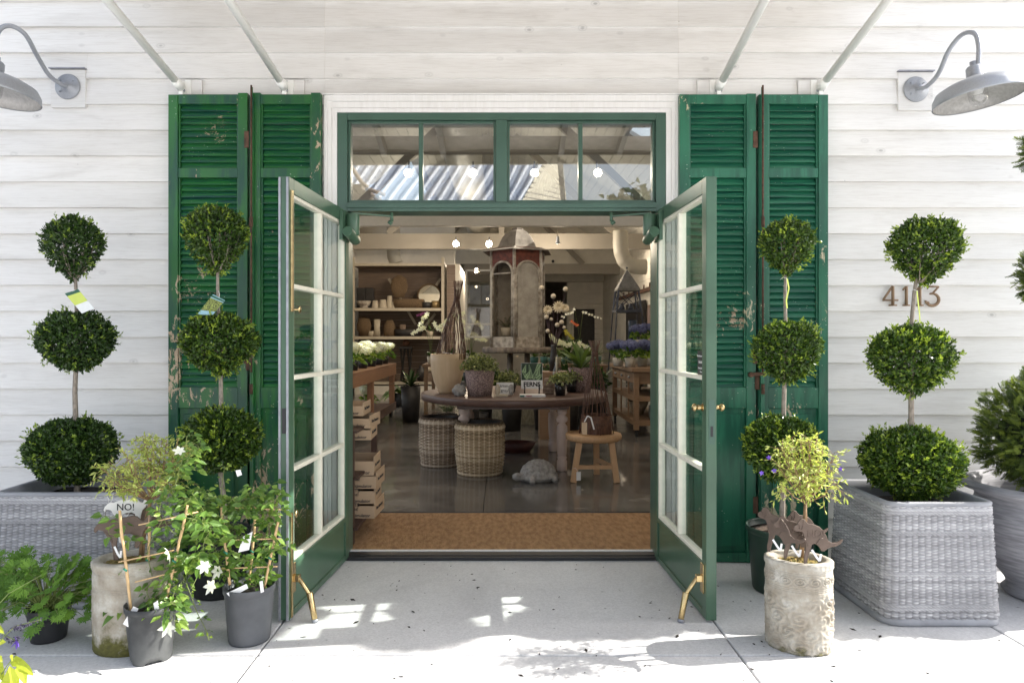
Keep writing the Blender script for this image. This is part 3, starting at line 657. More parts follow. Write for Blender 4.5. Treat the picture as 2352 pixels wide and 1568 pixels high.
def woven(name, c, a, b, r, z0, z1, mat, parent, scale_fn, pu, pv, amp, du, dv, bands=(), style='cast', rot=0):
    T = 2*(2*(a-r)+2*(b-r))+2*pi*r; nu = max(24, int(T/du)); nv = int((z1-z0)/dv); P2, N2, s, T = perim(a, b, r, nu); nc = max(4, 2*round(T/pu/2)); 
    V = []; TN = []; zz = np.linspace(0, 1, nv+1); col = s/T*nc
    for t in zz:
        z = z0+(z1-z0)*t; h = (z1-z0)*t; k = scale_fn(t)
        row = h/pv
        if style == 'cast':
            f = np.abs(np.sin(pi*col))**.55*np.abs(np.sin(pi*(row+.5*(np.floor(col) % 2)+.06*np.sin(col*5.1+row*.6))))**.7
            f = f*(.75+.25*np.sin(col*2.3+np.floor(row)*4.1))
            for bz in bands:
                if abs(t-bz[0]) < bz[1]: f = .25+.6*np.abs(np.sin(pi*(col*1.6+row*1.2)))**.7*abs(sin(pi*(t-bz[0]+bz[1])/bz[1]))**.5
        else:
            pr = np.where(np.floor(row) % 2 == 0, 0, 1)
            w_ = .5+.5*np.cos(pi*(col*1.0+pr))
            f = np.abs(np.sin(pi*(row+.08*np.sin(col*1.7+3*np.sin(row)))))**.6*(.35+.65*w_)+.25*np.exp(-((col-np.round(col))/.10)**2)
            f = f+.12*np.sin(col*3.7+np.floor(row)*2.9)
            for bz in bands:
                if abs(t-bz[0]) < bz[1]: f = .7+.6*np.abs(np.sin(pi*(col*1.5+row*1.0)))
        xy = P2*k + N2*(f*amp)[:,None]
        rw = int(h/pv); hsh = (np.sin(rw*12.9898+(0 if style == 'cast' else 0))*43758.5453) % 1
        TN.append(np.clip(np.zeros(nu)+(.35*hsh+.55*f if style == 'cast' else .45*hsh+.35*f+.35*np.exp(-((col-np.round(col))/.13)**2)), 0, 1))
        V.append(np.column_stack([xy, np.full(nu, z)]))
    V = np.concatenate(V)
    cr, sr = cos(rot), sin(rot); V = np.column_stack([V[:,0]*cr-V[:,1]*sr+c[0], V[:,0]*sr+V[:,1]*cr+c[1], V[:,2]+c[2]])
    i = np.arange(nv)[:,None]*nu; j = np.arange(nu)[None,:]; j2 = (j+1) % nu
    Fq = np.stack([i+j, i+j2, i+nu+j2, i+nu+j], -1).reshape(-1,4)
    return rawmesh(name, V, [Fq], mat, parent, np.concatenate(TN))
def ringloft(mb, c, a, b, r, prof, n=64, rot=0, cap=False):     # profile: (scale offset outward in m, z)
    P2, N2, s, T = perim(a, b, r, n); vs = []; cr, sr = cos(rot), sin(rot)
    for off, z in prof:
        for p, q in zip(P2, N2): 
            x, y = p[0]+q[0]*off, p[1]+q[1]*off; vs.append((x*cr-y*sr+c[0], x*sr+y*cr+c[1], z+c[2]))
    m = len(prof); fs = [(i*n+k, i*n+(k+1)%n, (i+1)*n+(k+1)%n, (i+1)*n+k) for i in range(m-1) for k in range(n)]
    mb.add(vs, fs, True)
    if cap: mb.f.append(tuple(len(mb.v)-n+k for k in range(n))); mb.sm.append(False)
    return mb
def planter(x, y, a, b, lab, rot=0, h=.576):
    t = thing('planter', lab, 'planter', (x, y, 0), 'grey basketweave planters by the doorway')
    sf = lambda q: 1.06-.08*q
    woven('woven_body', (x,y,0), a, b, .056, .032, h-.018, M['planter'], t, sf, .030, .0140, .0095, .0050, .0028, ((.10,.03),(.40,.018),(.76,.018),(.95,.03)), rot=rot)
    ringloft(MB(), (x,y,0), a, b, .056, [(.012,.0),(.026,.004),(.026,.026),(.018,.036)], rot=rot).build('base_band', M['rim'], t)
    ringloft(MB(), (x,y,0), a, b, .056, [(-.008,h-.026),(-.002,h-.018),(.002,h-.006),(-.004,h),(-.020,h+.001),(-.028,h-.006),(-.034,h-.05),(-.045,h-.20)], rot=rot).build('rim', M['rim'], t)
    ringloft(MB(), (x,y,0), a, b, .056, [(-.036,h-.085),(-.2,h-.082)], rot=rot, cap=True).build('soil', M['soil'], t)
    return t
planter(-2.225, -.485, .345, .285, 'grey woven planter left of the doorway, standing under the shaded white siding')
planter(2.085, -.700, .262, .275, 'grey woven square planter right of the doorway with sunlit front corner')
# ---------------------------------------------------------------- ball topiaries
def ballpts(c, rx, zt, zb, n, cone=.35, shell=(.86,1.0), jag=.05):
    d = nrm(RS.normal(size=(n,3))); ph = RS.uniform(0, 6.3, 6)
    q = 1+jag*(np.sin(d[:,0]*5+ph[0])*np.sin(d[:,1]*5+ph[1])+np.sin(d[:,2]*6+ph[2])*np.sin(d[:,0]*7+ph[3]))
    s = RS.uniform(shell[0], shell[1], n)*q; low = np.clip(-d[:,2], 0, 1); hz = np.where(d[:,2] < 0, 1-cone*low**1.9, 1.0)
    z = np.where(d[:,2] > 0, d[:,2]*zt, d[:,2]*zb)
    p = np.column_stack([d[:,0]*rx*s*hz, d[:,1]*rx*s*hz, z*s]); return p+np.array(c), d
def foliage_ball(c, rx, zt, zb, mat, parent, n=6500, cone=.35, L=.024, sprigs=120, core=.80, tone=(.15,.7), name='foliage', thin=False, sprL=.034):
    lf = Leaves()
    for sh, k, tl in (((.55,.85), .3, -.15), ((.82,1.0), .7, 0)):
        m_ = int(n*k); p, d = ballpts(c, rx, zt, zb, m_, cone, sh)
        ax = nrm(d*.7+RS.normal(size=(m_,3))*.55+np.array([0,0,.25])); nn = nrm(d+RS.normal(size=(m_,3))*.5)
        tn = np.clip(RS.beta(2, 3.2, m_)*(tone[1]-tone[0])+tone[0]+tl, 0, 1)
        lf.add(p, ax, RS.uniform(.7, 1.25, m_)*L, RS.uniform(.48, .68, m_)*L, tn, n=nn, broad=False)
    p, d = ballpts(c, rx, zt, zb, sprigs, cone, (.93,1.0))
    for i in range(sprigs):
        ax = nrm((d[i]+RS.normal(size=3)*.35+np.array([0,0,.45]))[None])[0]; ln = RS.uniform(.4, 1.2)*sprL; q = 7
        tt = np.linspace(.1, 1, q)[:,None]; pp = p[i]+ax*tt*ln; dd = ax+nrm(RS.normal(size=(q,3)))*.8
        lf.add(pp, dd, L*RS.uniform(.55,.95,q), L*.38, np.clip(RS.uniform(.6, 1.0)+RS.normal(size=q)*.08, 0, 1), n=nrm(RS.normal(size=(q,3))+np.array([0,0,1])))
    o = lf.build(name, mat, parent)
    if core:
        pass
    return o
def limbs(mb, c, rx, zt, zb, base, n=16, r=.0035, seed=0):
    R = random.Random(seed)
    for i in range(n):
        a = R.uniform(0, 2*pi); e = R.uniform(.1, 1.3); d = Vector((cos(a)*cos(e), sin(a)*cos(e), sin(e)*.9-.25))
        tip = Vector(c)+Vector((d.x*rx*.85, d.y*rx*.85, d.z*(zt if d.z > 0 else zb)*.85)); b = Vector(base); mid = b.lerp(tip, .5)+Vector((d.x,d.y,-.3))*rx*.12
        mb.tube([b, mid, tip], [r*1.3, r, r*.4], 5, False)
def topiary(lab, Y, balls, stem, mat, dens=1.0, core=True, sz=1.0, nm='ball_topiary', tone=(.15,.7), tag_=None, sprig=1.0):
    k = SC(Y); gx = P(stem[0][0], stem[0][1], Y); t = thing(nm, lab, 'topiary', gx, 'three ball standard topiaries')
    pts = [P(px, py, Y) for px, py in stem]; r = [.0165*sz*(1-.55*i/(len(pts)-1)) for i in range(len(pts))]
    mb = MB(); mb.tube(pts, r, 10); sd = 0
    balls = [(px, py, rr*.865, up*.91, dn*.93, cone) for (px, py, rr, up, dn, cone) in balls]
    for (px, py, rr, up, dn, cone) in balls:
        c = P(px, py, Y); sd += 1; sx = min(stem, key=lambda q: abs(q[1]-(py+dn*.8)))
        limbs(mb, c, rr/k, up/k, dn/k, P(sx[0], py+dn*1.02, Y), 22, .0035, sd)
    mb.build('stem', M['bark'], t)
    for (px, py, rr, up, dn, cone) in balls:
        c = P(px, py, Y); rx = rr/k; area = rx*rx*12.6
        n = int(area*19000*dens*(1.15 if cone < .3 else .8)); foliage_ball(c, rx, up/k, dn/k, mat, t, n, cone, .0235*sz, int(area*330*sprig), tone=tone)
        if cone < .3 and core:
            m = MB(); m.blob(c+Vector((0,0,(up-dn)/k*.12)), rx*.72, 20, 14, .10, sc=(1,1,(up+dn)/k/2/rx)); m.build('dark_core', M['corec'], t)  # added solid dark blob, blocks see-through and stands in for the shaded inside
    return t
M['corec'] = simple('dark_core_fill', (.012,.022,.008), .9, var=.3, scale=40, bmp=1, bscale=60, bdist=.02)  # near-black fill, the shade inside the foliage balls is in its colour
RS = np.random.RandomState(11)
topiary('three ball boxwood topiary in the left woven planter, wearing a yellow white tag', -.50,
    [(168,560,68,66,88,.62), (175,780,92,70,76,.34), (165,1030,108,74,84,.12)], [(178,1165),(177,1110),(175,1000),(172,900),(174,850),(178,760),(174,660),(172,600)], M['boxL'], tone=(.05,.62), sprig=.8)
topiary('three ball boxwood topiary with pale new tips in front of the left green shutter', -.56,
    [(497,538,76,66,96,.62), (506,785,94,68,80,.45), (510,1005,94,72,82,.18)], [(524,1300),(518,1225),(512,1130),(506,1080),(508,940),(507,860),(503,760),(500,660),(500,590)], M['box'], tone=(.10,.75), sprig=1.3)
topiary('three ball boxwood topiary in front of the right teal shutter, in a dark green pot', -.52,
    [(1807,560,64,58,74,.50), (1808,802,84,68,82,.38), (1795,1022,94,72,84,.10)], [(1797,1262),(1796,1200),(1798,1120),(1800,940),(1802,870),(1805,780),(1803,680),(1805,600)], M['box'], tone=(.15,.8))
topiary('three ball boxwood topiary in the right woven planter, sunlit, hiding part of the house number', -.70,
    [(2125,565,84,66,92,.50), (2093,820,99,76,90,.40), (2093,1058,116,80,92,.10)], [(2098,1190),(2095,1100),(2093,980),(2093,900),(2095,800),(2094,740),(2100,670),(2112,600)], M['box'], tone=(.15,.85), sprig=1.4)
# plant tags
def planttag(lab, c4pts, Y, col, stripe, stripe2, string):
    t = thing('plant_tag', lab, 'tag', P(c4pts[0][0], c4pts[0][1], Y))
    q = [P(x, y, Y) for x, y in c4pts]; th = Vector((0,.0006,0))
    def part(a, b_, m, nm, off):
        v = [q[0].lerp(q[3], a), q[1].lerp(q[2], a), q[1].lerp(q[2], b_), q[0].lerp(q[3], b_)]; v = [p_+Vector((0,off,0)) for p_ in v]
        MB().add(v+[p_+th for p_ in v], [(0,3,2,1),(4,5,6,7),(0,1,5,4),(1,2,6,5),(2,3,7,6),(3,0,4,7)]).build(nm, m, t)
    part(0, 1, col, 'card', 0)
    for k_, (a, b_, m_) in enumerate(stripe2): part(a, b_, m_, 'print', -.0012-.0004*k_)
    s0 = (q[0]+q[1])/2; s1 = P(string[0], string[1], Y); MB().tube([s0, (s0+s1)/2+Vector((.006,-.004,0)), s1], .0012, 5).build('string', M['white'], t)
C = lambda n, c: simple(n, c, .45, var=.04)
tagw = C('tag_white', (.75,.78,.78)); tagy = C('tag_yellow_green', (.55,.64,.12)); tagg = C('tag_dark_green', (.02,.10,.06)); tagb = C('tag_light_blue', (.30,.52,.60))
foil = simple('tag_leaf_photo', (.32,.38,.08), .5, var=.45, scale=150)
planttag('yellow and white plant tag tied to the far left topiary stem', [(149,674),(180,664),(216,708),(188,720)], -.60, tagw, None, [(0,.14,tagg),(.14,.60,tagy)], (173,665))
planttag('blue plant tag with a leaf photograph tied to the topiary before the left shutter', [(489,676),(517,690),(489,723),(453,722)], -.66, tagb, None, [(.03,.12,tagg),(.16,.78,foil)], (502,668))
def strap(lab, pts, Y, w=.008):
    t = thing('plant_ribbon', lab, 'tag', P(pts[0][0], pts[0][1], Y)); q = [P(x, y, Y) for x, y in pts]; m = MB()
    for i in range(len(q)-1): m.bar(q[i], q[i+1], w, .0012, up=(.3,-1,0))
    m.build('strip', tagy, t); MB().tube([q[0], q[0]+Vector((-.02,0,.008)), q[0]+Vector((-.035,.01,-.004))], .0012, 5).build('string', M['white'], t)
strap('thin yellow tag hanging edge-on from the topiary stem before the right shutter', [(1808,640),(1812,662),(1806,690),(1808,708)], -.54)
strap('thin yellow tag hanging edge-on from the topiary stem beside the house number', [(2106,668),(2109,695),(2112,720),(2113,742)], -.72)
# ---------------------------------------------------------------- nursery pots
def npot(lab, px, py_base, Y, r, h, m, cat='pot', nm='nursery_pot', soil='mulch', sq=1.0, tint=None, feet=False, txt=None, top=1.0, taper=.84):
    c = P(px, CY, Y); c.z = 0; t = thing(nm, lab, cat, c); mb = MB()
    prof = [(0,.002),(r*taper*.97,.002),(r*taper,.012),(r*.985,h-.035),(r*.99,h-.033),(r*1.03,h-.028),(r*1.045,h-.004),(r*1.04,h),(r*1.01,h),(r*.985,h-.006),(r*.97,h-.05)]
    mb.lathe([p for p in prof], c, 40)
    if feet:
        pass
    mb.build('pot', m, t)
    MB().lathe([(r*.972,h-.035),(r*.6,h-.028),(0,h-.022)], c, 28).build('soil', M[soil], t)
    return t, c, r, h
pt1 = npot('black nursery pot of the shutter topiary, behind the bamboo trellises', 503, 0, -.56, .155, .335, M['black'])
pt2 = npot('dark green nursery pot of the topiary before the right shutter', 1793, 0, -.52, .172, .345, simple('dark_green_plastic', (.022,.045,.032), .4, var=.1))
m = MB()                        # pale lettering faintly printed on the green pot
for k, s_ in enumerate(('NER', 'CIA')):
    addtext(m, s_, .04, face((pt2[1].x-.105, pt2[1].y-.122-.0015+.004*k, .20-.075*k), (1,-.85,0), (0,0,1)), .0006)
# ---------------------------------------------------------------- clematis on bamboo trellises
def squashpot(lab, px, Y, r, h, m):
    c = P(px, CY, Y); c.z = 0; t = thing('nursery_pot', lab, 'pot', c); mb = MB(); n = 48; prof = [(.80,.0),(.83,.012),(.84,.03),(.86,.06),(.94,h*.6),(.97,h-.03),(1.03,h-.026),(1.05,h-.002),(1.02,h),(.98,h-.01),(.96,h-.05)]
    vs = []
    for q, z in prof:
        for k in range(n):
            a = 2*pi*k/n; lob = 1+(.045*cos(4*a+.6) if z < .05 else .02*cos(2*a+1)); vs.append((c.x+r*q*lob*cos(a), c.y+r*q*lob*sin(a), z+(.012 if (z < .001 and cos(4*a+.6) < 0) else 0)))
    mb.add(vs, [(i*n+k, i*n+(k+1)%n, (i+1)*n+(k+1)%n, (i+1)*n+k) for i in range(len(prof)-1) for k in range(n)], True)
    mb.build('pot', m, t); MB().lathe([(r*.965,h-.03),(0,h-.02)], c, 24).build('soil', M['soil'], t); return t, c
dusty = simple('scuffed_black_plastic', (.10,.105,.105), .55, var=.35, scale=5, bmp=.4, bscale=14, c2=(.022,.024,.027))
squashpot('scuffed black nursery pot of the front clematis, leaning against the mossy stone pot', 347, -1.305, .100, .235, dusty)
npot('grey nursery pot holding the clematis beside the left door', 573, 0, -1.13, .108, .25, M['nursery'], soil='soil')
def flower(mb, c, r, n=6, nd=(0,-1,.3), tone=.7):
    nd = Vector(nd).normalized(); u = nd.orthogonal().normalized(); v = nd.cross(u)
    for k in range(n):
        a = 2*pi*k/n+.3; d = (u*cos(a)+v*sin(a)+nd*.25); mb.add(np.array(c), np.array(d), r*rnd(.75,1.0), r*.50, tone+rnd(-.2,.2), n=np.array(nd), fold=-.08, droop=.15, broad=True)
def clematis(lab, Y, stakes, bars, vines, flowers, seed, leafn, tags, spread, group='potted clematis vines'):
    R = random.Random(seed); c = P((stakes[0][0][0]+stakes[-1][0][0])/2, stakes[0][0][1], Y)
    t = thing('clematis', lab, 'vine', c, group)
    ys = [Y-.05, Y+.02, Y-.03]
    for (a, b_), dy in zip(stakes, (-.06, .04, -.03)):
        p0 = P(a[0], a[1], Y+dy); p1 = P(b_[0], b_[1], Y+dy); pts = [p0.lerp(p1, k/8)+Vector((R.uniform(-.002,.002),0,0)) for k in range(9)]
        MB().tube(pts, [.0058+(.001 if k % 3 == 0 else 0) for k in range(9)], 8).build('bamboo_stake', M['bamboo'], t)
    for a, b_ in bars: MB().tube([P(a[0],a[1],Y-.07), P(b_[0],b_[1],Y-.02)], .0030, 6).build('cross_stick', M['bamboo'], t)
    tie = simple('green_tie', (.03,.25,.16), .5) if 'tie' not in M else M['tie']; M['tie'] = tie
    for (a, b_), dy in zip(stakes, (-.06, .04, -.03)):
        p = P(a[0]+(b_[0]-a[0])*.42, a[1]+(b_[1]-a[1])*.42, Y+dy); MB().tube([p+Vector((-.008,-.006,.006)), p+Vector((.008,-.008,-.004))], .004, 6).build('tie', tie, t)
    sm = MB(); lf = Leaves()
    def leafat(p, d, s, tn):
        pet = Vector(d).normalized()*s*.35; q = Vector(p)+pet; sm.tube([p, q], .0009, 4, False)
        lf.add(np.array(q), np.array(Vector(d)), s, s*R.uniform(.5,.62), tn, n=np.array([R.uniform(-.5,.5), -1.0, R.uniform(.2,1.2)]), droop=R.uniform(.1,.5), fold=.16, broad=True)
    def vine(pts, r=.0017, s=.042, dens=.05, m_=None, tn=(.25,.75)):
        q = []; 
        for i in range(len(pts)-1):
            for k in range(5):
                f_ = k/5; a_ = pts[max(i-1,0)]; b__ = pts[i]; c_ = pts[i+1]; d_ = pts[min(i+2,len(pts)-1)]
                q.append(.5*((2*b__)+(-a_+c_)*f_+(2*a_-5*b__+4*c_-d_)*f_*f_+(-a_+3*b__-3*c_+d_)*f_**3))
        q.append(pts[-1]); sm.tube(q, r, 5, False); acc = 0
        for i in range(1, len(q)):
            acc += (q[i]-q[i-1]).length
            if acc > dens*R.uniform(.6,1.3):
                acc = 0; a0 = R.uniform(0, 6.3)
                for w_ in (0, pi):
                    for tri in (R.choice(((0,),(0,.8,-.8)))):
                        d = Vector((cos(a0+w_+tri), sin(a0+w_+tri)*.7-.15, R.uniform(-.35,.4))); leafat(q[i]+d*.012, d, s*R.uniform(.6,1.15), R.uniform(*tn))
    for v in vines:
        pts = [P(x, y, Y+R.uniform(-.05,.05)) for x, y in v[0]]; vine(pts, *(v[1:] if len(v) > 1 else ()))
    for i in range(leafn):                       # twining growth between the stakes
        x0_, y0_ = spread[i % len(spread)][:2]; rr = spread[i % len(spread)][2]
        x, y = x0_+R.gauss(0, rr), y0_+R.gauss(0, rr*.8); pts = [P(x, y, Y+R.uniform(-.09,.09))]
        for k in range(3): pts.append(pts[-1]+Vector((R.uniform(-.05,.05), R.uniform(-.03,.03), R.uniform(-.02,.05))))
        vine(pts, .0012, R.uniform(.034,.05), .028, None, (.15,.7))
    sm.build('vine_stems', M['greenstem'], t); lf.build('leaves', M['clem'], t)
    for fx, fy, fr, nd in flowers:
        fl = Leaves(); flower(fl, P(fx, fy, Y-.09), fr, 6, nd); fl.build('flower', M['petal'], t)
    for q in tags:
        pts = [P(x, y, Y-.10) for x, y in q]; MB().add([*pts, *[p+Vector((0,.0008,0)) for p in pts]], [(0,3,2,1),(4,5,6,7),(0,1,5,4),(1,2,6,5),(2,3,7,6),(3,0,4,7)]).build('plant_label', M['white'], t)
    return t
random.seed(5)
clematis('clematis with large white flowers climbing three bamboo stakes in front of the mossy stone pot', -1.28,
    [((301,1405),(274,1172)), ((338,1370),(345,1170)), ((380,1380),(432,1160))], [((272,1290),(400,1263)), ((318,1205),(455,1175)), ((310,1336),(412,1310))],
    [([(385,1410),(372,1370),(382,1330),(392,1290),(400,1250)],), ([(400,1410),(395,1370),(440,1300),(455,1220),(470,1180),(440,1130)],), ([(345,1410),(350,1330),(340,1260),(380,1180),(400,1120),(420,1050),(430,1000)],.0016,.034,.05),
     ([(440,1350),(462,1300),(470,1240),(500,1200),(520,1170)],), ([(385,1430),(382,1375),(395,1300),(440,1290)], .002, .03, .08), ([(420,1320),(440,1370),(450,1400),(470,1440),(480,1470)], .0016, .026, .035, None, (.3,.9)),
     ([(300,1400),(270,1395),(250,1400)], .0016, .05, .05), ([(300,1330),(285,1300),(275,1290)],), ([(300,1240),(270,1230),(250,1225)], .0012, .045, .03), ([(290,1215),(270,1190),(240,1185)], .0012, .045, .03)],
    [(385,1440,.042,(.1,-1,.2)), (470,1300,.036,(.2,-1,.5)), (485,1345,.040,(-.3,-1,.2)), (412,1035,.032,(.3,-.7,.8)), (388,1270,.042,(-.8,-.3,-.3))], 5, 38,
    [[(282,1432),(306,1392),(318,1397),(296,1440)], [(352,1385),(362,1378),(366,1400),(356,1404)]],
    [(375,1395,16),(430,1260,24),(455,1215,22),(400,1180,20),(430,1130,18),(420,1300,18),(440,1070,12),(370,1410,16),(470,1250,16),(455,1195,18)])
clematis('clematis on three bamboo stakes in the grey nursery pot next to the left door', -1.13,
    [((528,1342),(508,1165)), ((572,1345),(590,1155)), ((606,1350),(642,1185))], [((520,1240),(645,1236)), ((508,1305),(638,1300)), ((540,1165),(650,1170))],
    [([(540,1340),(520,1280),(525,1220),(510,1170),(550,1150),(590,1140)],), ([(590,1340),(600,1280),(615,1220),(600,1160),(560,1145)],), ([(620,1330),(630,1260),(620,1200),(640,1150)],), ([(505,1300),(490,1240),(480,1190),(500,1170)],),
     ([(515,1200),(508,1140),(512,1100),(516,1070)], .0014, .022, .06, None, (.5,1.0)), ([(570,1150),(600,1135),(640,1160),(640,1190)],)],
    [(500,1310,.04,(-.3,-1,.2))], 9, 34, [[(520,1362),(566,1340),(570,1350),(530,1372)], [(596,1335),(603,1333),(606,1358),(599,1361)], [(558,1232),(580,1220),(572,1262),(547,1268)], [(541,1080),(552,1078),(556,1090),(545,1094)]],
    [(560,1155,24),(610,1160,22),(545,1335,22),(600,1340,24),(500,1205,16),(580,1180,20),(630,1250,10),(520,1320,18),(530,1230,16)])
# ---------------------------------------------------------------- cast stone pots with small shrubs
def stonepot_obj(lab, px, Y, a, b, h, m, relief, rot=0):
    c = P(px, CY, Y); c.z = 0; t = thing('stone_pot', lab, 'pot', c, 'tall cast stone pots')
    nu, nv = 260, 190; V = []; ang = np.arange(nu)/nu*2*pi
    for i in range(nv+1):
        v = i/nv; z = h*v; k = .965+.02*sin(v*3)+(.035 if v > .94 else 0)-(.03*max(0, .03-v)/.03); f = np.zeros(nu)
        for g in (.905, .885, .74, .72, .70): f -= .003*np.exp(-((v-g)/.006)**2)
        if relief:
            u = ang/(2*pi)*14
            if .76 < v < .87: 
                cu = (u*1.0) % 1-.5; cv = (v-.815)/.055*.5; rr = np.hypot(cu, cv); th_ = np.arctan2(cv, cu); f += .0035*np.sin(rr*26+th_+np.floor(u)*pi)*np.exp(-(rr/.55)**4)
            elif v < .68:
                q = v*h/.062; ro = np.floor(q); cu = (u*.62+.5*(ro % 2)) % 1-.5; cv = q-ro-.5; rr = np.hypot(cu, cv); th_ = np.arctan2(cv, cu)
                f += (.0045*np.sin(rr*22+2*th_+ro*1.7+np.floor(u*.62)*2.1)*np.exp(-(rr/.6)**4)+.002*np.sin(9*u+7*np.sin(q*2)))*min(1,(.68-v)*20)*(.6+.4*np.sin(u*1.3+q))
        f += .0010*np.sin(ang*23+v*40)*np.sin(ang*11-v*31)
        x = (a*k+f)*np.cos(ang); y = (b*k+f)*np.sin(ang); V.append(np.column_stack([x, y, np.full(nu, z)]))
    for off, z in ((-.012,h+.006),(-.030,h+.004),(-.040,h-.012),(-.045,h-.06)):
        V.append(np.column_stack([(a+off)*np.cos(ang), (b+off)*np.sin(ang), np.full(nu, z)]))
    V = np.concatenate(V); cr, sr = cos(rot), sin(rot); V = np.column_stack([V[:,0]*cr-V[:,1]*sr, V[:,0]*sr+V[:,1]*cr, V[:,2]])
    V = V + np.array([c.x, c.y, 0]); n_ = nv+5
    i = np.arange(n_-1)[:,None]*nu; j = np.arange(nu)[None,:]; Fq = np.stack([i+j, i+(j+1)%nu, i+nu+(j+1)%nu, i+nu+j], -1).reshape(-1,4)
    rawmesh('pot', V, [Fq], m, t)
    # moss cushion
    R = np.random.RandomState(3); rr = np.linspace(0, 1, 14); vs = []; nn = 48
    for q in rr:
        for k in range(nn):
            an = 2*pi*k/nn; x, y = (a-.042)*q*cos(an), (b-.042)*q*sin(an); vs.append((x*cr-y*sr+c.x, x*sr+y*cr+c.y, h-.022+.018*(1-q)+R.uniform(-.006,.009)))
    MB().add(vs, [(i_*nn+k, (i_+1)*nn+k, (i_+1)*nn+(k+1)%nn, i_*nn+(k+1)%nn) for i_ in range(13) for k in range(nn)], True).build('moss', M['moss'], t)
    return t, c
sp1, c1 = stonepot_obj('plain stone pot with a mossy foot, behind the front clematis', 300, -1.19, .155, .125, .385, M['potL'], False, .1)
sp2, c2 = stonepot_obj('scroll carved stone pot standing alone in front of the right shutters', 1834, -1.19, .141, .112, .385, M['potR'], True, -.35)
def standard(lab, Y, trunk, cx_, cy_, rx, rz, seed, n=420, flowers=(), tone=(.3,1), leafL=.030, stake=None):
    R = random.Random(seed); t = thing('standard_shrub', lab, 'shrub', P(trunk[0][0], trunk[0][1], Y), 'small standard shrubs in stone pots'); k = SC(Y)
    mb = MB(); tp = [P(x, y, Y) for x, y in trunk]; mb.tube(tp, [.009,.008,.0075,.007][:len(tp)], 8); mb.tube([p+Vector((.010,.004,0)) for p in tp[:-1]]+[tp[-1]+Vector((.0,0,0))], .0045, 6)
    lf = Leaves(); c = P(cx_, cy_, Y); top = tp[-1]; tips = []
    for i in range(26):
        a = R.uniform(0, 6.28); e = R.uniform(-.25, 1.45); d = Vector((cos(a)*cos(e), sin(a)*cos(e), sin(e)))
        tip = c+Vector((d.x*rx/k, d.y*rx/k, d.z*rz/k))*R.uniform(.75,1.0); m1 = top.lerp(tip, .4)+Vector((d.x,d.y,-.2))*.02+Vector((R.uniform(-.02,.02),0,0)); pts = [top, m1, tip]; mb.tube(pts, [.004,.0028,.001], 5, False)
        for j in range(14):
            f_ = R.uniform(.35, 1); p = m1.lerp(tip, (f_-.35)/.65); d2 = (Vector((R.gauss(0,1),R.gauss(0,1),R.gauss(.1,.7)))+d*.8).normalized(); ln = R.uniform(.03,.085); q = p+d2*ln+Vector((0,0,-ln*.2)); mb.tube([p, q], [.0012,.0007], 4, False); tips.append((p, q, d2))
    per = max(2, n*26//len(tips)//26)
    for (p, q, d2) in tips:
        for j in range(per):
            f_ = R.uniform(.2, 1.05); pp = p.lerp(q, f_); dd = (d2+Vector((R.gauss(0,.8),R.gauss(0,.8),R.gauss(-.05,.7)))).normalized()
            lf.add(np.array(pp), np.array(dd), leafL*R.uniform(.6,1.2), leafL*R.uniform(.26,.36), R.uniform(*tone), n=np.array([R.uniform(-.6,.6), R.uniform(-1,.2), R.uniform(.2,1)]), droop=R.uniform(0,.3), fold=.15)
    mb.build('trunk', M['twig'], t); lf.build('foliage', M['light'], t)
    for fx, fy in flowers:
        fl = Leaves(); flower(fl, P(fx, fy, Y-.12), .014, 5, (R.uniform(-.5,.5),-1,.2), .8); fl.build('flower', M['violet'], t)
M['violet'] = leafmat('violet_petal', (.06,.03,.28), (.16,.08,.55), .6, .3)
standard('small pale leaved standard shrub growing in the mossy stone pot, behind the clematis', -1.17, [(322,1290),(326,1235),(338,1180),(346,1150)], 342, 1075, 108, 82, 4, 2200, leafL=.026, tone=(.3,1))
standard('small yellow green standard shrub with violet flowers in the carved stone pot', -1.17, [(1839,1290),(1843,1230),(1848,1190),(1850,1155)], 1842, 1085, 96, 84, 8, 1500, [(1749,1085),(1766,1050),(1778,1080),(1930,1076)], leafL=.028, tone=(.35,1))
# ---------------------------------------------------------------- dog shaped yard stakes
DOG = [(0,.60),(-.01,.66),(.03,.71),(.10,.75),(.14,.83),(.21,.88),(.29,.87),(.35,.79),(.41,.74),(.55,.72),(.70,.66),(.82,.55),(.90,.42),(.95,.29),(1.05,.23),(1.18,.23),(1.34,.31),(1.37,.28),(1.30,.19),(1.18,.13),(1.02,.11),(.92,.07),(.84,.01),(.76,.02),(.72,.10),(.66,.17),(.58,.22),(.50,.20),(.46,.05),(.40,-.10),(.36,-.28),(.28,-.28),(.28,-.12),(.32,.05),(.33,.20),(.30,.34),(.27,.46),(.23,.54),(.16,.55),(.06,.56)]
DOG2 = [(0,.40),(.03,.48),(.10,.56),(.18,.62),(.26,.60),(.36,.64),(.50,.68),(.66,.68),(.80,.72),(.90,.70),(.98,.62),(1.04,.60),(1.12,.70),(1.20,.86),(1.25,.84),(1.20,.64),(1.12,.48),(1.04,.40),(1.0,.26),(.96,.10),(.90,.02),(.84,.06),(.86,.20),(.84,.30),(.74,.34),(.60,.32),(.50,.28),(.48,.12),(.50,-.06),(.52,-.22),(.42,-.22),(.40,-.02),(.36,.16),(.28,.28),(.20,.40),(.10,.42),(.04,.36)]
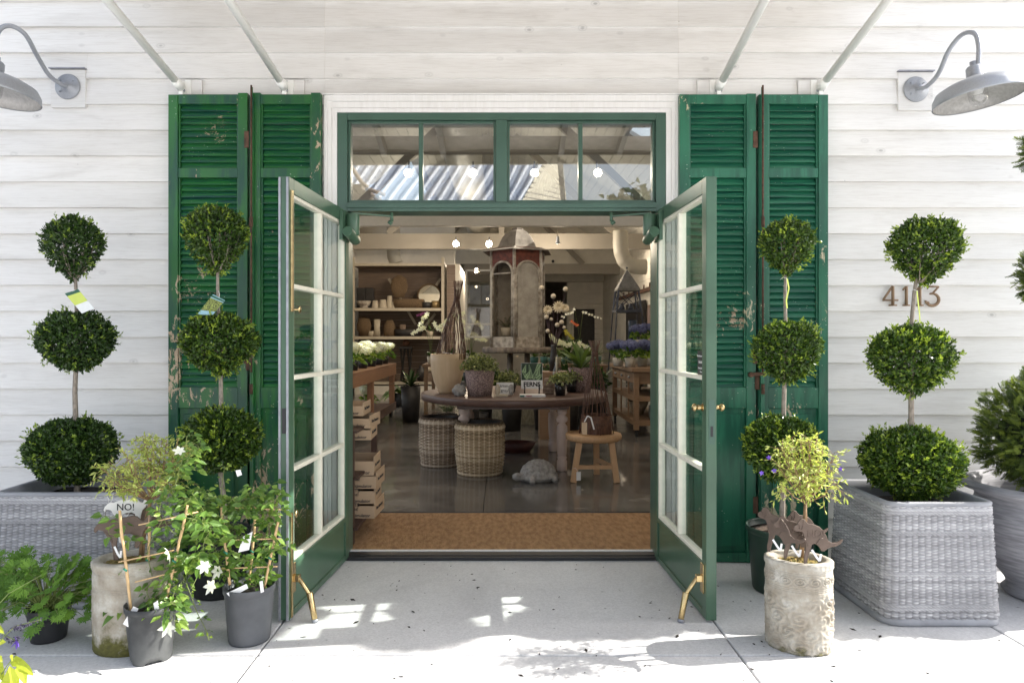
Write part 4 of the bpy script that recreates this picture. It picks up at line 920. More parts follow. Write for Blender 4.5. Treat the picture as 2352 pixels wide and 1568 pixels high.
def dogstake(lab, origin, w, yaw, shape, m, flip=False, text=None, tm=None, tilt=0, ribbon=True):
    t = thing('dog_stake', lab, 'garden stake', origin, 'dog shaped yard stakes'); Mx = Matrix.Translation(origin) @ Matrix.Rotation(yaw, 4, 'Z') @ Matrix.Rotation(tilt, 4, 'Y')
    out = [((-x if flip else x)*w-(-.35*w if flip else .35*w), z*w) for x, z in shape]
    if flip: out = out[::-1]
    MB().prism(out, Mx, .007).build('dog_plate', m, t, bevel=.0022)
    if text:
        mb = MB(); cx_ = (-.25 if flip else .25)*w; cz_ = .48*w
        addtext(mb, text, w*.26, face(Mx @ Vector((cx_, -.0045, cz_)), Mx.to_3x3() @ Vector((1,0,0)), Mx.to_3x3() @ Vector((0,0,1))), .0008); mb.build('lettering', tm or m, t)
    mb = MB()                                # engraved outlines: ear, collar
    for seg in (((.10,.78),(.16,.70),(.14,.62)), ((.27,.86),(.25,.70),(.20,.60)), ((.62,.22),(.70,.34),(.80,.36)), ((.22,.42),(.34,.30),(.40,.16))):
        mb.tube([Mx @ Vector((((-x if flip else x)-(-.35 if flip else .35))*w, -.0042, z*w)) for x, z in seg], .0012, 5)
    mb.build('moulded_line', m, t)
    if ribbon:
        p = Mx @ Vector((0.02, -.008, .08*w)); q = [p, p+Vector((.018,-.006,-.03)), p+Vector((.03,-.008,-.045)), p+Vector((.035,-.010,-.015))]
        mb = MB(); [mb.bar(q[i], q[i+1], .009, .001, up=(0,-1,.2)) for i in range(3)]; mb.build('ribbon', M['white'], t)
    return t
zz = .375
def atz(px, z, Y): v = P(px, CY, Y); v.z = z; return v
dogstake('brown dog stake reading NO!, rightmost in the carved pot, tail pointing right', P(1852,1268,-1.28), .165, .12, DOG, M['iron'], text='NO!')
dogstake('brown dog stake reading NO!, just left of the rightmost one in the carved pot', P(1806,1258,-1.24), .160, .05, DOG, M['iron'], text='NO!')
dogstake('brown dog stake seen nearly edge-on at the left rim of the carved stone pot', P(1768,1242,-1.20), .165, -.95, DOG, M['iron'], text='NO!', flip=False)
dogstake('brown dog stake behind the shrub trunk in the carved stone pot', P(1832,1238,-1.10), .150, .15, DOG, M['iron'], ribbon=False)
whited = simple('white_painted_plate', (.78,.77,.74), .5, var=.05)
dogstake('brown running dog stake in the mossy stone pot, muzzle to the left', P(254,1262,-1.25), .205, .05, DOG2, M['iron'])
dogstake('white dog stake with black NO lettering above the mossy stone pot', P(268,1205,-1.16), .165, .02, [(x, z if z > .2 else .2-(.2-z)*1.6) for x, z in DOG2], whited, text='NO!', tm=M['ink'], ribbon=False)
dogstake('dark dog stake at the back of the mossy stone pot, mostly behind leaves', P(318,1225,-1.08), .17, .6, DOG, M['iron'])
# ---------------------------------------------------------------- scented geranium and salvia
def palmate(lf, p, d, s, tn, n):
    p = np.array(p); d = Vector(d).normalized(); n = Vector(n).normalized(); side = d.cross(n).normalized()
    for a in (-1.9, -1.15, -.5, 0, .5, 1.15, 1.9):
        dd = d*cos(a)+side*sin(a); ln = s*(1-.16*abs(a)); base = p+np.array(dd)*ln*.08
        lf.add(base, np.array(dd), ln*.95, ln*.26, tn+rnd(-.06,.06), n=np.array(n), fold=.12, droop=.15, broad=True, shp=(.5,.35))
        for q, f_ in ((.38,.42),(.62,.34)):
            for s2 in (-1,1):
                d3 = dd*cos(s2*.8)+(dd.cross(n))*sin(s2*.8); lf.add(p+np.array(dd)*ln*q, np.array(d3), ln*f_, ln*.15, tn+rnd(-.08,.08), n=np.array(n), fold=.1, droop=.1)
RR = random.Random(21)
gt = thing('geranium', 'bushy geranium with lacy cut leaves in front of the left woven planter', 'plant', G(100,1440))
lf = Leaves(); sm = MB(); gc = Vector((P(110,CY,-1.13).x, -1.13, .17))
for i in range(150):
    if i < 105:
        a = RR.uniform(0, 6.28); e = RR.uniform(-.35, 1.25); rr = RR.uniform(.16,.27); tip = gc+Vector((cos(a)*cos(e)*rr*1.05, sin(a)*cos(e)*rr*.55, sin(e)*rr*.75))
        if a > 3.14 and e < 0: tip.z = max(tip.z, .05)
    else:
        tip = P(RR.uniform(-40,70), RR.uniform(1270,1370), -1.13+RR.uniform(-.1,.1))
    tip.z = max(tip.z, .03)
    sm.tube([gc+Vector((RR.uniform(-.03,.03),0,-.04)), gc.lerp(tip,.6)+Vector((0,0,.02)), tip], [.003,.002,.0012], 5, False)
    d = (tip-gc).normalized(); palmate(lf, tip, (d.x+RR.uniform(-.3,.3), -.25+RR.uniform(-.5,.4), d.z*.5+RR.uniform(-.5,.3)), RR.uniform(.042,.068), RR.uniform(.2,.8), (RR.uniform(-.4,.4), -.8, 1.0))
sm.build('stems', M['greenstem'], gt); lf.build('leaves', M['ger'], gt)
npot('small black pot under the lacy geranium', 112, 0, -1.12, .085, .15, M['black'], soil='soil')
st = thing('salvia', 'lime leaved salvia with violet blue flower spikes at the lower left corner', 'plant', P(0,1568,-1.75))
lf = Leaves(); sm = MB(); Ys = -1.75
for (px, py, dx, dz, L_) in [(30,1500,.9,.25,.10),(45,1505,.75,-.05,.10),(30,1510,.35,-.9,.13),(15,1500,-.5,.5,.08),(35,1500,.2,.6,.07),(50,1500,.5,-.7,.09),(5,1460,.6,.5,.06),(0,1500,.3,-.2,.09),(10,1545,.5,-.5,.09),(0,1420,.6,-.1,.05),(-20,1530,.6,.2,.1),(20,1560,.8,-.1,.09),(60,1510,.9,-.2,.06),(-10,1480,.2,.8,.08)]:
    lf.add(np.array(P(px-8,py+18,Ys+rnd(-.03,.03))), np.array([dx,-.2,dz]), L_*.8, L_*.38, rnd(.3,1), n=np.array([-dz*.4,-.9,.6]), droop=.35, fold=.12, broad=True)
sm.tube([P(-30,1600,Ys), P(15,1530,Ys), P(35,1505,Ys)], .0022, 6, False); sm.tube([P(-30,1510,Ys), P(10,1460,Ys), P(35,1437,Ys), P(95,1422,Ys)], .0018, 6, False); sm.tube([P(-30,1440,Ys), P(0,1452,Ys), P(35,1470,Ys)], .0015, 6, False)
sm.tube([P(-20,1405,Ys), P(20,1362,Ys), P(95,1320,Ys)], .0013, 6, False)
sm.build('stems', M['greenstem'], st); lf.build('leaves', M['chart'], st)
lf = Leaves()
for i in range(70):
    f_ = rnd(0, 1); p = P(18+80*f_, 1446-26*f_, Ys+rnd(-.01,.01)); lf.add(np.array(p), np.array([rnd(.1,.8), rnd(-.5,.5), rnd(-1,.7)]), .014*(1.25-f_*.6), .006, rnd(0,.4), fold=.3)
for i in range(26):
    p = P(12+rnd(0,28), 1462+rnd(-4,10), Ys); lf.add(np.array(p), np.array([rnd(0,.8), rnd(-.5,.5), rnd(-1,.3)]), .014, .006, rnd(0,.3), fold=.3)
lf.build('flower_spike', leafmat('dusky_calyx', (.035,.03,.06), (.16,.13,.24), .7, .1), st)
lf = Leaves()
for (dx, dz, L_) in ((.15,-.9,.032),(.5,-.8,.03),(-.5,-.7,.03),(0,.6,.02),(.3,-.4,.025)): lf.add(np.array(P(37,1470,Ys-.01)), np.array([dx,-.2,dz]), L_, L_*.4, .8, fold=.2, broad=True)
lf.build('flower', M['violet'], st)
# ---------------------------------------------------------------- urn with cedar pompoms at the right edge
ux, uy = 2.88, -.62
ut = thing('urn', 'wide brushed grey urn half out of frame at the right edge', 'urn', (ux, uy, 0))
MB().lathe([(0,.0),(.20,.0),(.215,.02),(.19,.05),(.20,.08),(.27,.17),(.325,.28),(.35,.38),(.352,.44),(.335,.49),(.33,.52),(.36,.545),(.405,.560),(.415,.575),(.40,.592),(.365,.595),(.335,.575),(.32,.52),(.31,.46),(.0,.46)], (ux,uy,0), 72).build('bowl', M['urn'], ut)
ct = thing('cedar_topiary', 'cedar topiary of feathery pompoms growing in the urn, cut by the right edge', 'topiary', (ux+.03, uy, .46)); CB = 1
MB().tube([(ux+.04,uy,.44),(ux+.05,uy,1.0),(ux+.06,uy,1.9),(ux+.05,uy,2.4)], [.022,.02,.016,.012], 10).build('stem', M['bark'], ct)
def cedarball(c, rx, zt, zb, nf):
    lf = Leaves(); p, d = ballpts(c, rx, zt, zb, nf, .2, (.72,1.0), .09)
    for i in range(nf):
        ax = nrm((d[i]+RS.normal(size=3)*.45+np.array([0,0,.2]))[None])[0]; nn = nrm(RS.normal(size=(1,3)))[0]; side = nrm(np.cross(ax, nn)[None])[0]; Lf = RS.uniform(.04,.068); tn = np.clip(RS.beta(2,2.2)+.1, 0, 1)
        q = 9; tt = np.repeat(np.linspace(.05,.85,q), 2); sg = np.tile([1,-1], q)
        pp = p[i]+ax*(tt*Lf)[:,None]; dd = ax*.75+side*(sg*.75)[:,None]+RS.normal(size=(2*q,3))*.12
        lf.add(pp, dd, Lf*.42*(1.1-tt*.7), Lf*.075, np.clip(tn+tt*.25-.1,0,1), n=nn); lf.add(p[i], ax, Lf, Lf*.08, tn, n=nn)
    lf.build('foliage', M['cedar'], ct)
    m = MB(); m.blob(c, rx*.74, 20, 14, .12, sc=(1,1,(zt+zb)/2/rx)); m.build('dark_core', M['corec'], ct)  # solid dark core in place of the shaded depth of the pompom
RS = np.random.RandomState(5)
kk = SC(uy)
cedarball((ux+.03,uy,H-(1005-CY)/kk), .33, .34, .29, 3200)
cedarball((ux+.06,uy,H-(640-CY)/kk), .185, .20, .21, 900)
cedarball((ux+.06,uy,H-(345-CY)/kk), .165, .16, .16, 700)
# ---------------------------------------------------------------- litter on the pavement
lt = MB(); RR = random.Random(4)
for i in range(300):
    x, y = RR.uniform(-2.6,3.0), RR.uniform(-1.7,-.05); s_ = RR.uniform(.003,.012) if i % 6 else RR.uniform(.012,.022); a = RR.uniform(0,6.3)
    lt.add([(x+cos(a)*s_, y+sin(a)*s_, .0015), (x-sin(a)*s_*.35, y+cos(a)*s_*.35, .004), (x-cos(a)*s_, y-sin(a)*s_, .0015), (x+sin(a)*s_*.35, y-cos(a)*s_*.35, .001)], [(0,1,2,3)])
o = lt.build('leaf_litter', M['soil']); o['kind'] = 'stuff'; o['label'] = 'scattered dry leaf bits on the pavement'; o['category'] = 'litter'
# ---------------------------------------------------------------- house across the street and far trees (seen mirrored in the transom)
nb = thing('neighbour_house', 'clapboard house with ribbed metal roof across the street, reflected in the transom', 'house', (0,-16,0))
def R2(px, py, dist): k = F/(D+dist); return Vector(((px-CX)/k, -dist, H-(py-CY)/k))
hd = 16
q = [R2(560,500,hd), R2(1175,500,hd), R2(1262,340,hd+2.2), R2(700,340,hd+2.2)]
metal = simple('standing_seam_metal', (.50,.56,.68), .35, .2, var=.08, scale=2)
MB().add([q[0],q[1],q[2],q[3],q[0]-Vector((0,0,.1)),q[1]-Vector((0,0,.1)),q[2]-Vector((0,0,.1)),q[3]-Vector((0,0,.1))], [(0,1,2,3),(7,6,5,4),(0,4,5,1),(1,5,6,2),(2,6,7,3),(3,7,4,0)]).build('roof', metal, nb)
m = MB(); n = 22
for k in range(n+1):
    a = q[0].lerp(q[1], k/n); b_ = q[3].lerp(q[2], k/n); m.bar(a+Vector((0,.03,.05)), b_+Vector((0,.03,.05)), .07, .10)
m.build('seam', simple('seam_highlight_metal', (.72,.76,.84), .4, .1), nb)
m = MB(); w0 = [R2(1185,500,hd+.05), R2(1262,340,hd+2.25), R2(1285,340,hd+2.6), R2(1300,500,hd+2.6)]
m.add([*w0, *[v+Vector((0,-.2,0)) for v in w0]], [(0,3,2,1),(4,5,6,7),(0,1,5,4),(1,2,6,5),(2,3,7,6),(3,0,4,7)]).build('gable_wall', simple('cream_siding', (.62,.57,.45), .7), nb)
m = MB()
for k in range(14):
    a = w0[0].lerp(w0[1], k/14); b_ = w0[3].lerp(w0[2], k/14); m.bar(a+Vector((0,.02,0)), b_+Vector((0,.02,-.3)), .05, .03)
m.bar(R2(1290,520,hd+2.4), R2(1275,330,hd+2.4), .25, .2); m.build('lap_board', simple('shadowed_board', (.26,.24,.21), .7), nb)
MB().box(-9.2, .2, -22.5, -18.6, 0, 5.0).build('wall', M['trim'], nb)
ss = thing('porch_steps', 'brown wooden outside stair with a curved rail across the street, reflected at the transom left', 'stair', (-3.5,-12,0)); hd2 = 12; m = MB()
for (x0_, x1_, y0_) in ((800,828,418),(828,850,432),(850,870,445),(870,884,456)): a = R2(x0_, y0_, hd2); b_ = R2(x1_, 520, hd2); m.box(a.x, b_.x, a.y-.6, a.y, 2.6, a.z)
m.box(-4.0,-2.6,-12.6,-12,0,2.6); m.build('steps', simple('brown_stair_wood', (.26,.21,.17), .7), ss)
MB().tube([R2(780,360,hd2), R2(808,385,hd2), R2(830,415,hd2), R2(850,432,hd2), R2(886,444,hd2)], .05, 8).build('handrail', simple('brown_rail_wood', (.36,.28,.22), .6), ss)
def fartree(px, pytop, dist, r, lab):
    t = thing('tree', lab, 'tree', (0,0,0), 'trees across the street'); c = R2(px, pytop, dist); t.location = (c.x, c.y, 0); c.z -= r*.8
    MB().tube([(c.x,c.y,0),(c.x,c.y,c.z)], [.3,.15], 8).build('trunk', M['bark'], t)
    lf = Leaves(); p, d = ballpts(tuple(c), r, r*.8, r*.8, 900, .1, (.3,1.0), .2); lf.add(p, RS.normal(size=(900,3)), .55, .4, RS.uniform(0,.5,900)); lf.build('crown', M['darkfern'], t)
fartree(1452, 442, 42, 2.0, 'dark far tree reflected at the lower right of the transom, left one'); fartree(1480, 443, 44, 2.2, 'dark far tree reflected at the lower right of the transom, right one'); fartree(1515, 448, 43, 2.2, 'dark far tree behind the street, mostly hidden by the transom frame')
# ================================================================ INTERIOR
FZ = .02; XL, XR, YB, DB = -3.75, 3.75, 21.0, 25.2
def PD(px, py, dep): return P(px, py, dep-D)
m = MB(); m.box(XL, .14, -2+1.99, 0, 0, 0.0) if False else None
fl = MB(); 
for (a, b_) in ((XL,-.145),(-.14,2.2),(2.205,XR)):
    for (c_, d_) in ((1.06,5.1),(5.105,10),(10.005,YB+6)): fl.box(a, b_, c_, d_, -.04, FZ)
for (c_, d_) in ((.0855,1.055),): fl.box(XL, XR, c_, d_, -.04, .012)
struct(fl.build('shop_floor', M['floor']))
tag(MB().box(-1.32, 1.34, .09, 1.01, .012, .024).build('door_mat', M['coir'], bevel=.003), 'brown coir mat filling the width of the doorway', 'doormat')
wl = MB()
def planks(mb, side, lo, hi, z0_, z1_, pos, gap=.007, w_=.19):
    z = z0_
    while z < z1_:
        zz_ = min(z+w_-gap, z1_)
        if side == 'x': mb.box(pos, pos+(.02 if pos > 0 else -.02), lo, hi, z, zz_)
        else: mb.box(lo, hi, pos, pos+.02, z, zz_)
        z += w_
# right wall, back walls, left wall with unseen side windows added to bring daylight in
planks(wl, 'x', .2, YB+6, FZ, 4.1, XR); wl.box(XR+.02, XR+.10, .16, YB+6, -.05, 4.2)
wl.build('right_wall_planks', M['wplank'], B)
lw = MB(); lw.box(XL-.1, XL, .16, .8, -.05, 4.2); lw.box(XL-.1, XL, 9.2, YB+6, -.05, 4.2); lw.box(XL-.1, XL, .8, 9.2, -.05, .4); lw.box(XL-.1, XL, .8, 9.2, 3.8, 4.2)
for y in (2.9, 5.0, 7.1): lw.box(XL-.1, XL, y-.06, y+.06, .4, 3.8)
lw.build('left_wall', M['trim_in'], B)
bw = MB(); k = F/DB; zc = H+(CY-648)/k
def bx2(x0p, x1p, y0p, y1p): return ((x0p-CX)/k, (x1p-CX)/k, H-(y1p-CY)/k, H-(y0p-CY)/k)
planks(bw, 'y', (1302-CX)/k, XR, 2.45, zc, YB); planks(bw, 'y', (1302-CX)/k, (1322-CX)/k, FZ, 2.45, YB); planks(bw, 'y', (1366-CX)/k, XR, FZ, 2.45, YB)
planks(bw, 'y', XL, (1252-CX)/k, FZ, zc, YB); bw.box(XL, XR, YB-.3, YB+.1, zc, zc+.9)
MB().box(XL-.1, XR+.1, YB+5.9, YB+6, 0, 6.6).build('end_wall', M['wplank'], B); MB().box((1252-CX)/k-.3, (1302-CX)/k+.2, YB+4, YB+4.1, 0, zc).build('recess_wall', M['shelfw'], B) 
bw.build('back_wall_planks', M['wplank'], B)
MB().box((1318-CX)/k, (1370-CX)/k, YB+.03, YB+.09, FZ, 2.45).box((1318-CX)/k,(1323-CX)/k,YB-.04,YB+.02,FZ,2.5).build('dark_doorway', M['dark'], B)
# gable ceiling
cl = MB(); RZ, EZ = 6.3, 4.05
for s in (-1, 1):
    n = 26
    for i in range(n):
        t0, t1 = i/n+.0015, (i+1)/n-.0015; x0_, x1_ = s*(XR+.1)*(1-t0), s*(XR+.1)*(1-t1); za, zb_ = EZ+(RZ-EZ)*t0, EZ+(RZ-EZ)*t1
        for (ya_, yb_) in (((.16, 4.0), (8.2, YB+6)) if (s > 0 and 2.3 < x0_ < 3.2) else ((.16, 10.5), (16.5, YB+6)) if (s < 0 and -3.1 < x0_ < -1.9) else ((.16, YB+6),)):
            v = [(x0_, ya_, za), (x1_, ya_, zb_), (x1_, yb_, zb_), (x0_, yb_, za)]; v += [(a, b_, c_+.03) for a, b_, c_ in v]
            cl.add(v, [(0,1,2,3),(7,6,5,4),(0,4,5,1),(1,5,6,2),(2,6,7,3),(3,7,4,0)])
cl.build('ceiling_planks', M['ceil'], B)
rf = MB()
rz = lambda x: EZ+(RZ+.1-EZ)*(1-abs(x)/(XR+.2))
for (xa_, xb_, ya_, yb_) in ((-XR-.2, -3.0, 0, YB+6.2), (-3.0, -2.0, 0, 10.5), (-3.0, -2.0, 16.5, YB+6.2), (-2.0, 0, 0, YB+6.2), (XR+.2, 3.08, 0, YB+6.2), (3.08, 2.32, 0, 4.0), (3.08, 2.32, 8.2, YB+6.2), (2.32, 0, 0, YB+6.2)):
    v = [(xa_, ya_, rz(xa_)), (xb_, ya_, rz(xb_)), (xb_, yb_, rz(xb_)), (xa_, yb_, rz(xa_))]; v = [(a, b_, c_+.06) for a, b_, c_ in v]+[(a, b_, c_+.14) for a, b_, c_ in v]
    rf.add(v, [(0,1,2,3),(7,6,5,4),(0,4,5,1),(1,5,6,2),(2,6,7,3),(3,7,4,0)])
rf.build('roof', M['galv'], B)
MB().add([(3.08,4.0,rz(3.08)+.12),(2.32,4.0,rz(2.32)+.12),(2.32,8.2,rz(2.32)+.12),(3.08,8.2,rz(3.08)+.12)], [(0,1,2,3)]).build('added_skylight', M['thin'], B)  # unseen opening added to let sun onto the bench flowers
MB().add([(-3.0,10.5,rz(3.0)+.12),(-2.0,10.5,rz(2.0)+.12),(-2.0,16.5,rz(2.0)+.12),(-3.0,16.5,rz(3.0)+.12)], [(0,1,2,3)]).build('added_skylight', M['thin'], B)  # second unseen opening, added for sky light towards the rear
gb = MB(); gb.add([(-XR-.1,.16,4.0),(XR+.1,.16,4.0),(0,.16,RZ+.1),(-XR-.1,.0,4.0),(XR+.1,.0,4.0),(0,.0,RZ+.1)], [(0,1,2),(5,4,3),(0,2,5,3),(1,4,5,2)]); gb.build('front_gable', M['trim_in'], B)
bm_ = MB()
for dep, za, zb_ in ((9.6, 3.97, 4.2), (12.4, 3.40, 3.80), (15.6, 3.40, 3.755), (21.6, 3.40, 3.72)):
    m = MB(); m.box(XL if dep < 16 else -1.2, XR, dep-D, dep-D+.14, za, zb_); m.build('tie_beam', M['beam'] if dep != 12.4 else M['trim_in'], B, bevel=.006)
    m = MB()
    for s in (-1, 1): m.bar((s*2.6, dep-D+.07, zb_), (s*.3, dep-D+.07, 6.0), .1, .14); 
    m.bar((0,dep-D+.07,zb_),(0,dep-D+.07,6.2),.12,.12); m.build('truss_strut', M['beam'], B)
MB().box(XL, -1.2, 13.3, 13.4, 2.9, 4.9).build('upper_wall', M['wplank'], B)
MB().box(-2.3, XR, 17.55, 17.65, 3.73, 4.9).build('upper_wall', M['wplank'], B)
MB().box(-1.25, 3.7, 17.7, 21, 3.76, 3.80).build('ceiling_panel', M['ceil'], B)
# ducts
dm = lambda c, r: MB().tube(c, r, 28)
dt = thing('duct', 'wide round white duct running under the gable ceiling, seen through the transom', 'duct', (-.72, 6, 4.7))
pts = [(-.72, y*.5, 4.78) for y in range(10, 42)]; MB().tube(pts, [.34+(.012 if i % 2 else 0) for i in range(len(pts))], 32).build('pipe', M['duct'], dt)
for lab, P_, r, dep in (('ribbed white duct elbow entering the right wall', [(1425,530),(1425,560),(1427,580),(1434,598),(1447,609),(1463,613),(1484,613)], 17, 14.6), ('ribbed white duct dropping behind the tall shelves at the left', [(905,520),(905,545),(905,570),(906,590),(912,606)], 17, 17.6)):
    q = [PD(x, y, dep) for x, y in P_]; sm = []
    for i in range(len(q)-1):
        for t in range(8): sm.append(q[i].lerp(q[i+1], t/8))
    sm.append(q[-1]); t_ = thing('duct', lab, 'duct', q[0]); MB().tube(sm, [r/(F/dep)*(1.0+(.05 if i % 2 else 0)) for i in range(len(sm))], 24).build('pipe', M['duct'], t_)
# ---- lit lamps
warm = emit('warm_lamp_lens', (1, .80, .52), 6)
def spot(lab, px, py, dep, r, power, aim=(0,.2,-1), kind='track'):
    c = PD(px, py, dep); t = thing('spot_lamp', lab, 'lamp', c, 'ceiling spot lamps inside the shop'); a = Vector(aim).normalized(); R = a.to_track_quat('-Z', 'Y').to_matrix().to_4x4()
    fa = Vector((0, -1, -.25)).normalized() if kind == 'face' else a; R = fa.to_track_quat('-Z','Y').to_matrix().to_4x4()
    MB().lathe([(r*.45,.16),(r*.55,.13),(r*.75,.05),(r*1.1,.0),(r*1.04,.004)], c, 20, M=R).build('lamp_can', M['galv'], t)
    MB().lathe([(0,-.002),(r,-.001),(r,.004)], c, 20, M=R).build('lens', warm, t)
    MB().tube([c+Vector((0,.06,.04)), c+Vector((0,.10,.16 if kind == 'face' else .3))], .010, 6).build('stem', M['steel'] if kind == 'face' else M['beam'], t)
    if power:
        l = bpy.data.lights.new('lamp', 'POINT'); l.energy = power; l.color = (1,.85,.66); l.shadow_soft_size = r*.9; o = bpy.data.objects.new('bulb_light', l); COL.objects.link(o); o.parent = t; o.location = fa*(r+.012)
spot('bright warm spot lamp on the tie beam, left of the pair', 1047, 560, 14.6, .062, 42, kind='face'); spot('bright warm spot lamp on the tie beam beside the birdcage dome', 1123, 560, 14.6, .062, 42, kind='face')
spot('small downward spot lamp on the tie beam right of the birdcage', 1281, 560, 14.6, .055, 24)
for px, lab in ((937,'first round lamp from the left behind the transom glass'), (1086,'second round lamp from the left behind the transom glass'), (1228,'third round lamp from the left behind the transom glass'), (1373,'rightmost round lamp behind the transom glass')): spot(lab, px, 397, 8.2, .046, 13, (0,.1,-1), 'face')
spot('small warm lamp deep in the shop beyond the partition wall', 1094, 622, 18.5, .06, 30, kind='face'); spot('small warm lamp near the right wall above the iron tower', 1437, 606, 17.5, .05, 9, kind='face')
# ---------------------------------------------------------------- generic containers and plants
def lobj(name, lab, cat, c, prof, m, seg=28, group=None, sx=1, sy=1): 
    o = MB().lathe(prof, c, seg, sx=sx, sy=sy).build(name, m); return tag(o, lab, cat, group)
def cup(r0, r1, h, th=.012): return [(0,0),(r0,0),(r0+(r1-r0)*.5+.004,h*.5),(r1,h),(r1-th,h),(r0+(r1-r0)*.5-th,h*.5),(0,h*.35)]
def pplant(lab, c, pr, ph, pm, fr, fz, n, mat, L, W, cat='potted plant', group=None, style='ball', flowers=None, tone=(.1,.9), broad=False, seed=0, droop=.2, nm='potted_plant'):
    rs = np.random.RandomState(seed+50); t = thing(nm, lab, cat, c, group); c = Vector(c)
    MB().lathe([(0,0),(pr*.78,0),(pr*.9,ph*.5),(pr,ph),(pr*.92,ph),(pr*.88,ph*.85),(0,ph*.85)], c, 22).build('pot', pm, t)
    lf = Leaves(); top = np.array(c)+np.array([0,0,ph])
    if style == 'ball':
        d = nrm(rs.normal(size=(n,3))); d[:,2] = np.abs(d[:,2])*.95-.12; s = rs.uniform(.35,1,n)[:,None]; p = top+np.array([0,0,fz*.15])+d*s*np.array([fr,fr,fz]); lf.add(p, d+rs.normal(size=(n,3))*.6, L*rs.uniform(.7,1.2,n), W*rs.uniform(.8,1.2,n), rs.uniform(tone[0],tone[1],n), broad=broad, droop=droop)
    elif style == 'strap':
        a = rs.uniform(0,6.28,n); e = rs.uniform(.35,1.35,n); d = np.column_stack([np.cos(a)*np.cos(e), np.sin(a)*np.cos(e), np.sin(e)]); lf.add(np.repeat(top[None],n,0)-np.array([0,0,.01]), d, L*rs.uniform(.6,1.1,n), W, rs.uniform(tone[0],tone[1],n), n=np.column_stack([-d[:,0]*d[:,2],-d[:,1]*d[:,2],np.cos(e)+.2]), broad=True, droop=droop*1.5, fold=.12, shp=(.45,.5))
    elif style == 'fern':
        for i in range(n):
            a = rs.uniform(0,6.28); e = rs.uniform(.3,1.3); d = np.array([cos(a)*cos(e), sin(a)*cos(e), sin(e)]); tt = np.repeat(np.linspace(.12,1,16),2); sg = np.tile([1,-1],16); side = np.cross(d,[0,0,1.]); side /= np.linalg.norm(side)+1e-9
            pp = top+d*(tt*L)[:,None]+np.array([0,0,-1])*(tt**2*L*.35)[:,None]; lf.add(pp, side*sg[:,None]+d*.45, W*(1.05-tt*.8)*3, W*.75, rs.uniform(tone[0],tone[1]), n=np.array([0,0,1.]))
    lf.build('leaves', mat, t)
    if flowers: flowers(t, c+Vector((0,0,ph)), rs)
    return t
def head(t, c, r, mat, n=260, L=.02, tone=(.2,1), name='flower_head', flat=.75, seed=0):
    rs = np.random.RandomState(seed); lf = Leaves(); d = nrm(rs.normal(size=(n,3))); p = np.array(c)+d*np.array([r,r,r*flat])*rs.uniform(.82,1,n)[:,None]
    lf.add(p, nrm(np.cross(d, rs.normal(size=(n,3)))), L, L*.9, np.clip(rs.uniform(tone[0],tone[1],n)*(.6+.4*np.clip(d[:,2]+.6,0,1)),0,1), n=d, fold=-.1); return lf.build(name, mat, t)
# ---------------------------------------------------------------- rolling bench with white hydrangeas, left
bt = thing('rolling_bench', 'red brown wooden rolling bench under the white hydrangeas', 'bench', (-2.25, 5.5, FZ)); bx0, bx1, by0, by1, bz = -2.75, -1.82, 3.3, 7.65, .93
m = MB(); 
for i in range(5): m.box(bx0+i*.186, bx0+i*.186+.18, by0, by1, bz-.035, bz)
m.build('top', M['bench'], bt, bevel=.004)
MB().box(bx1-.05, bx1-.006, by0+.02, by1-.02, bz-.19, bz-.037).box(bx0+.01, bx1-.06, by1-.07, by1-.03, bz-.19, bz-.037).build('apron', M['bench'], bt, bevel=.003)
for y in (3.45, 5.6, 7.5): 
    for x in (bx1-.06, bx0+.06): MB().box(x-.04, x+.04, y-.05, y+.05, FZ+.16, bz-.0375).build('leg', M['bench'], bt)
MB().box(bx0+.02, bx1-.02, by0+.05, by1-.05, FZ+.18, FZ+.22).box(bx1-.018, bx1-.002, by0+.05, by1-.05, FZ+.12, FZ+.25).build('lower_shelf', M['table'], bt)
for y in (3.5, 7.45):
    o = MB().tube([(bx1-.09,y,FZ+.07),(bx1-.045,y,FZ+.07)], .07, 20).build('wheel', M['black'], bt)
def hyd(lab, c, r, seed, mat=None, pm=None, big=1):
    def fl(t, top, rs):
        for i in range(5 if big else 3): head(t, top+Vector((rs.uniform(-.5,.5)*r*1.5, rs.uniform(-.5,.5)*r*1.5, r*.95+rs.uniform(-.02,.05))), r*.50, mat or M['petal'], 260, .02, seed=seed*7+i, tone=(.3,1))
    return pplant(lab, c, r*.50, r*.78, pm or M['black'], r*1.0, r*.8, 46, M['clem'], .085, .05, 'hydrangea', ('white hydrangeas on the rolling bench' if mat is None else 'blue hydrangeas on the wooden island'), flowers=fl, broad=True, seed=seed, nm='hydrangea')
k = 0
names = ['nearest the door', 'second from the door', 'third from the door', 'fourth from the door', 'fifth from the door', 'sixth from the door', 'far end of the row']
for i, y in enumerate((3.6, 4.25, 4.9, 5.55, 6.2, 6.8, 7.35)):
    hyd('white hydrangea in a black pot on the bench front edge, '+names[i], Vector((-1.98, y, bz)), .155, 10+i)
    hyd('white hydrangea in a black pot on the bench back row, '+names[i], Vector((-2.32, y+.12, bz)), .165, 30+i)
for i, y in enumerate((3.9, 5.0, 6.6)): hyd('white hydrangea on the lower shelf of the rolling bench, '+['front one', 'middle one', 'back one'][i], Vector((-2.1, y, FZ+.22)), .16, 50+i)
pplant('broad leaved dark plant on the floor behind the rolling bench', Vector((-2.0, 9.3, FZ)), .15, .25, M['dark'], .4, .3, 26, M['darkfern'], .55, .13, style='strap', seed=3, droop=.5)
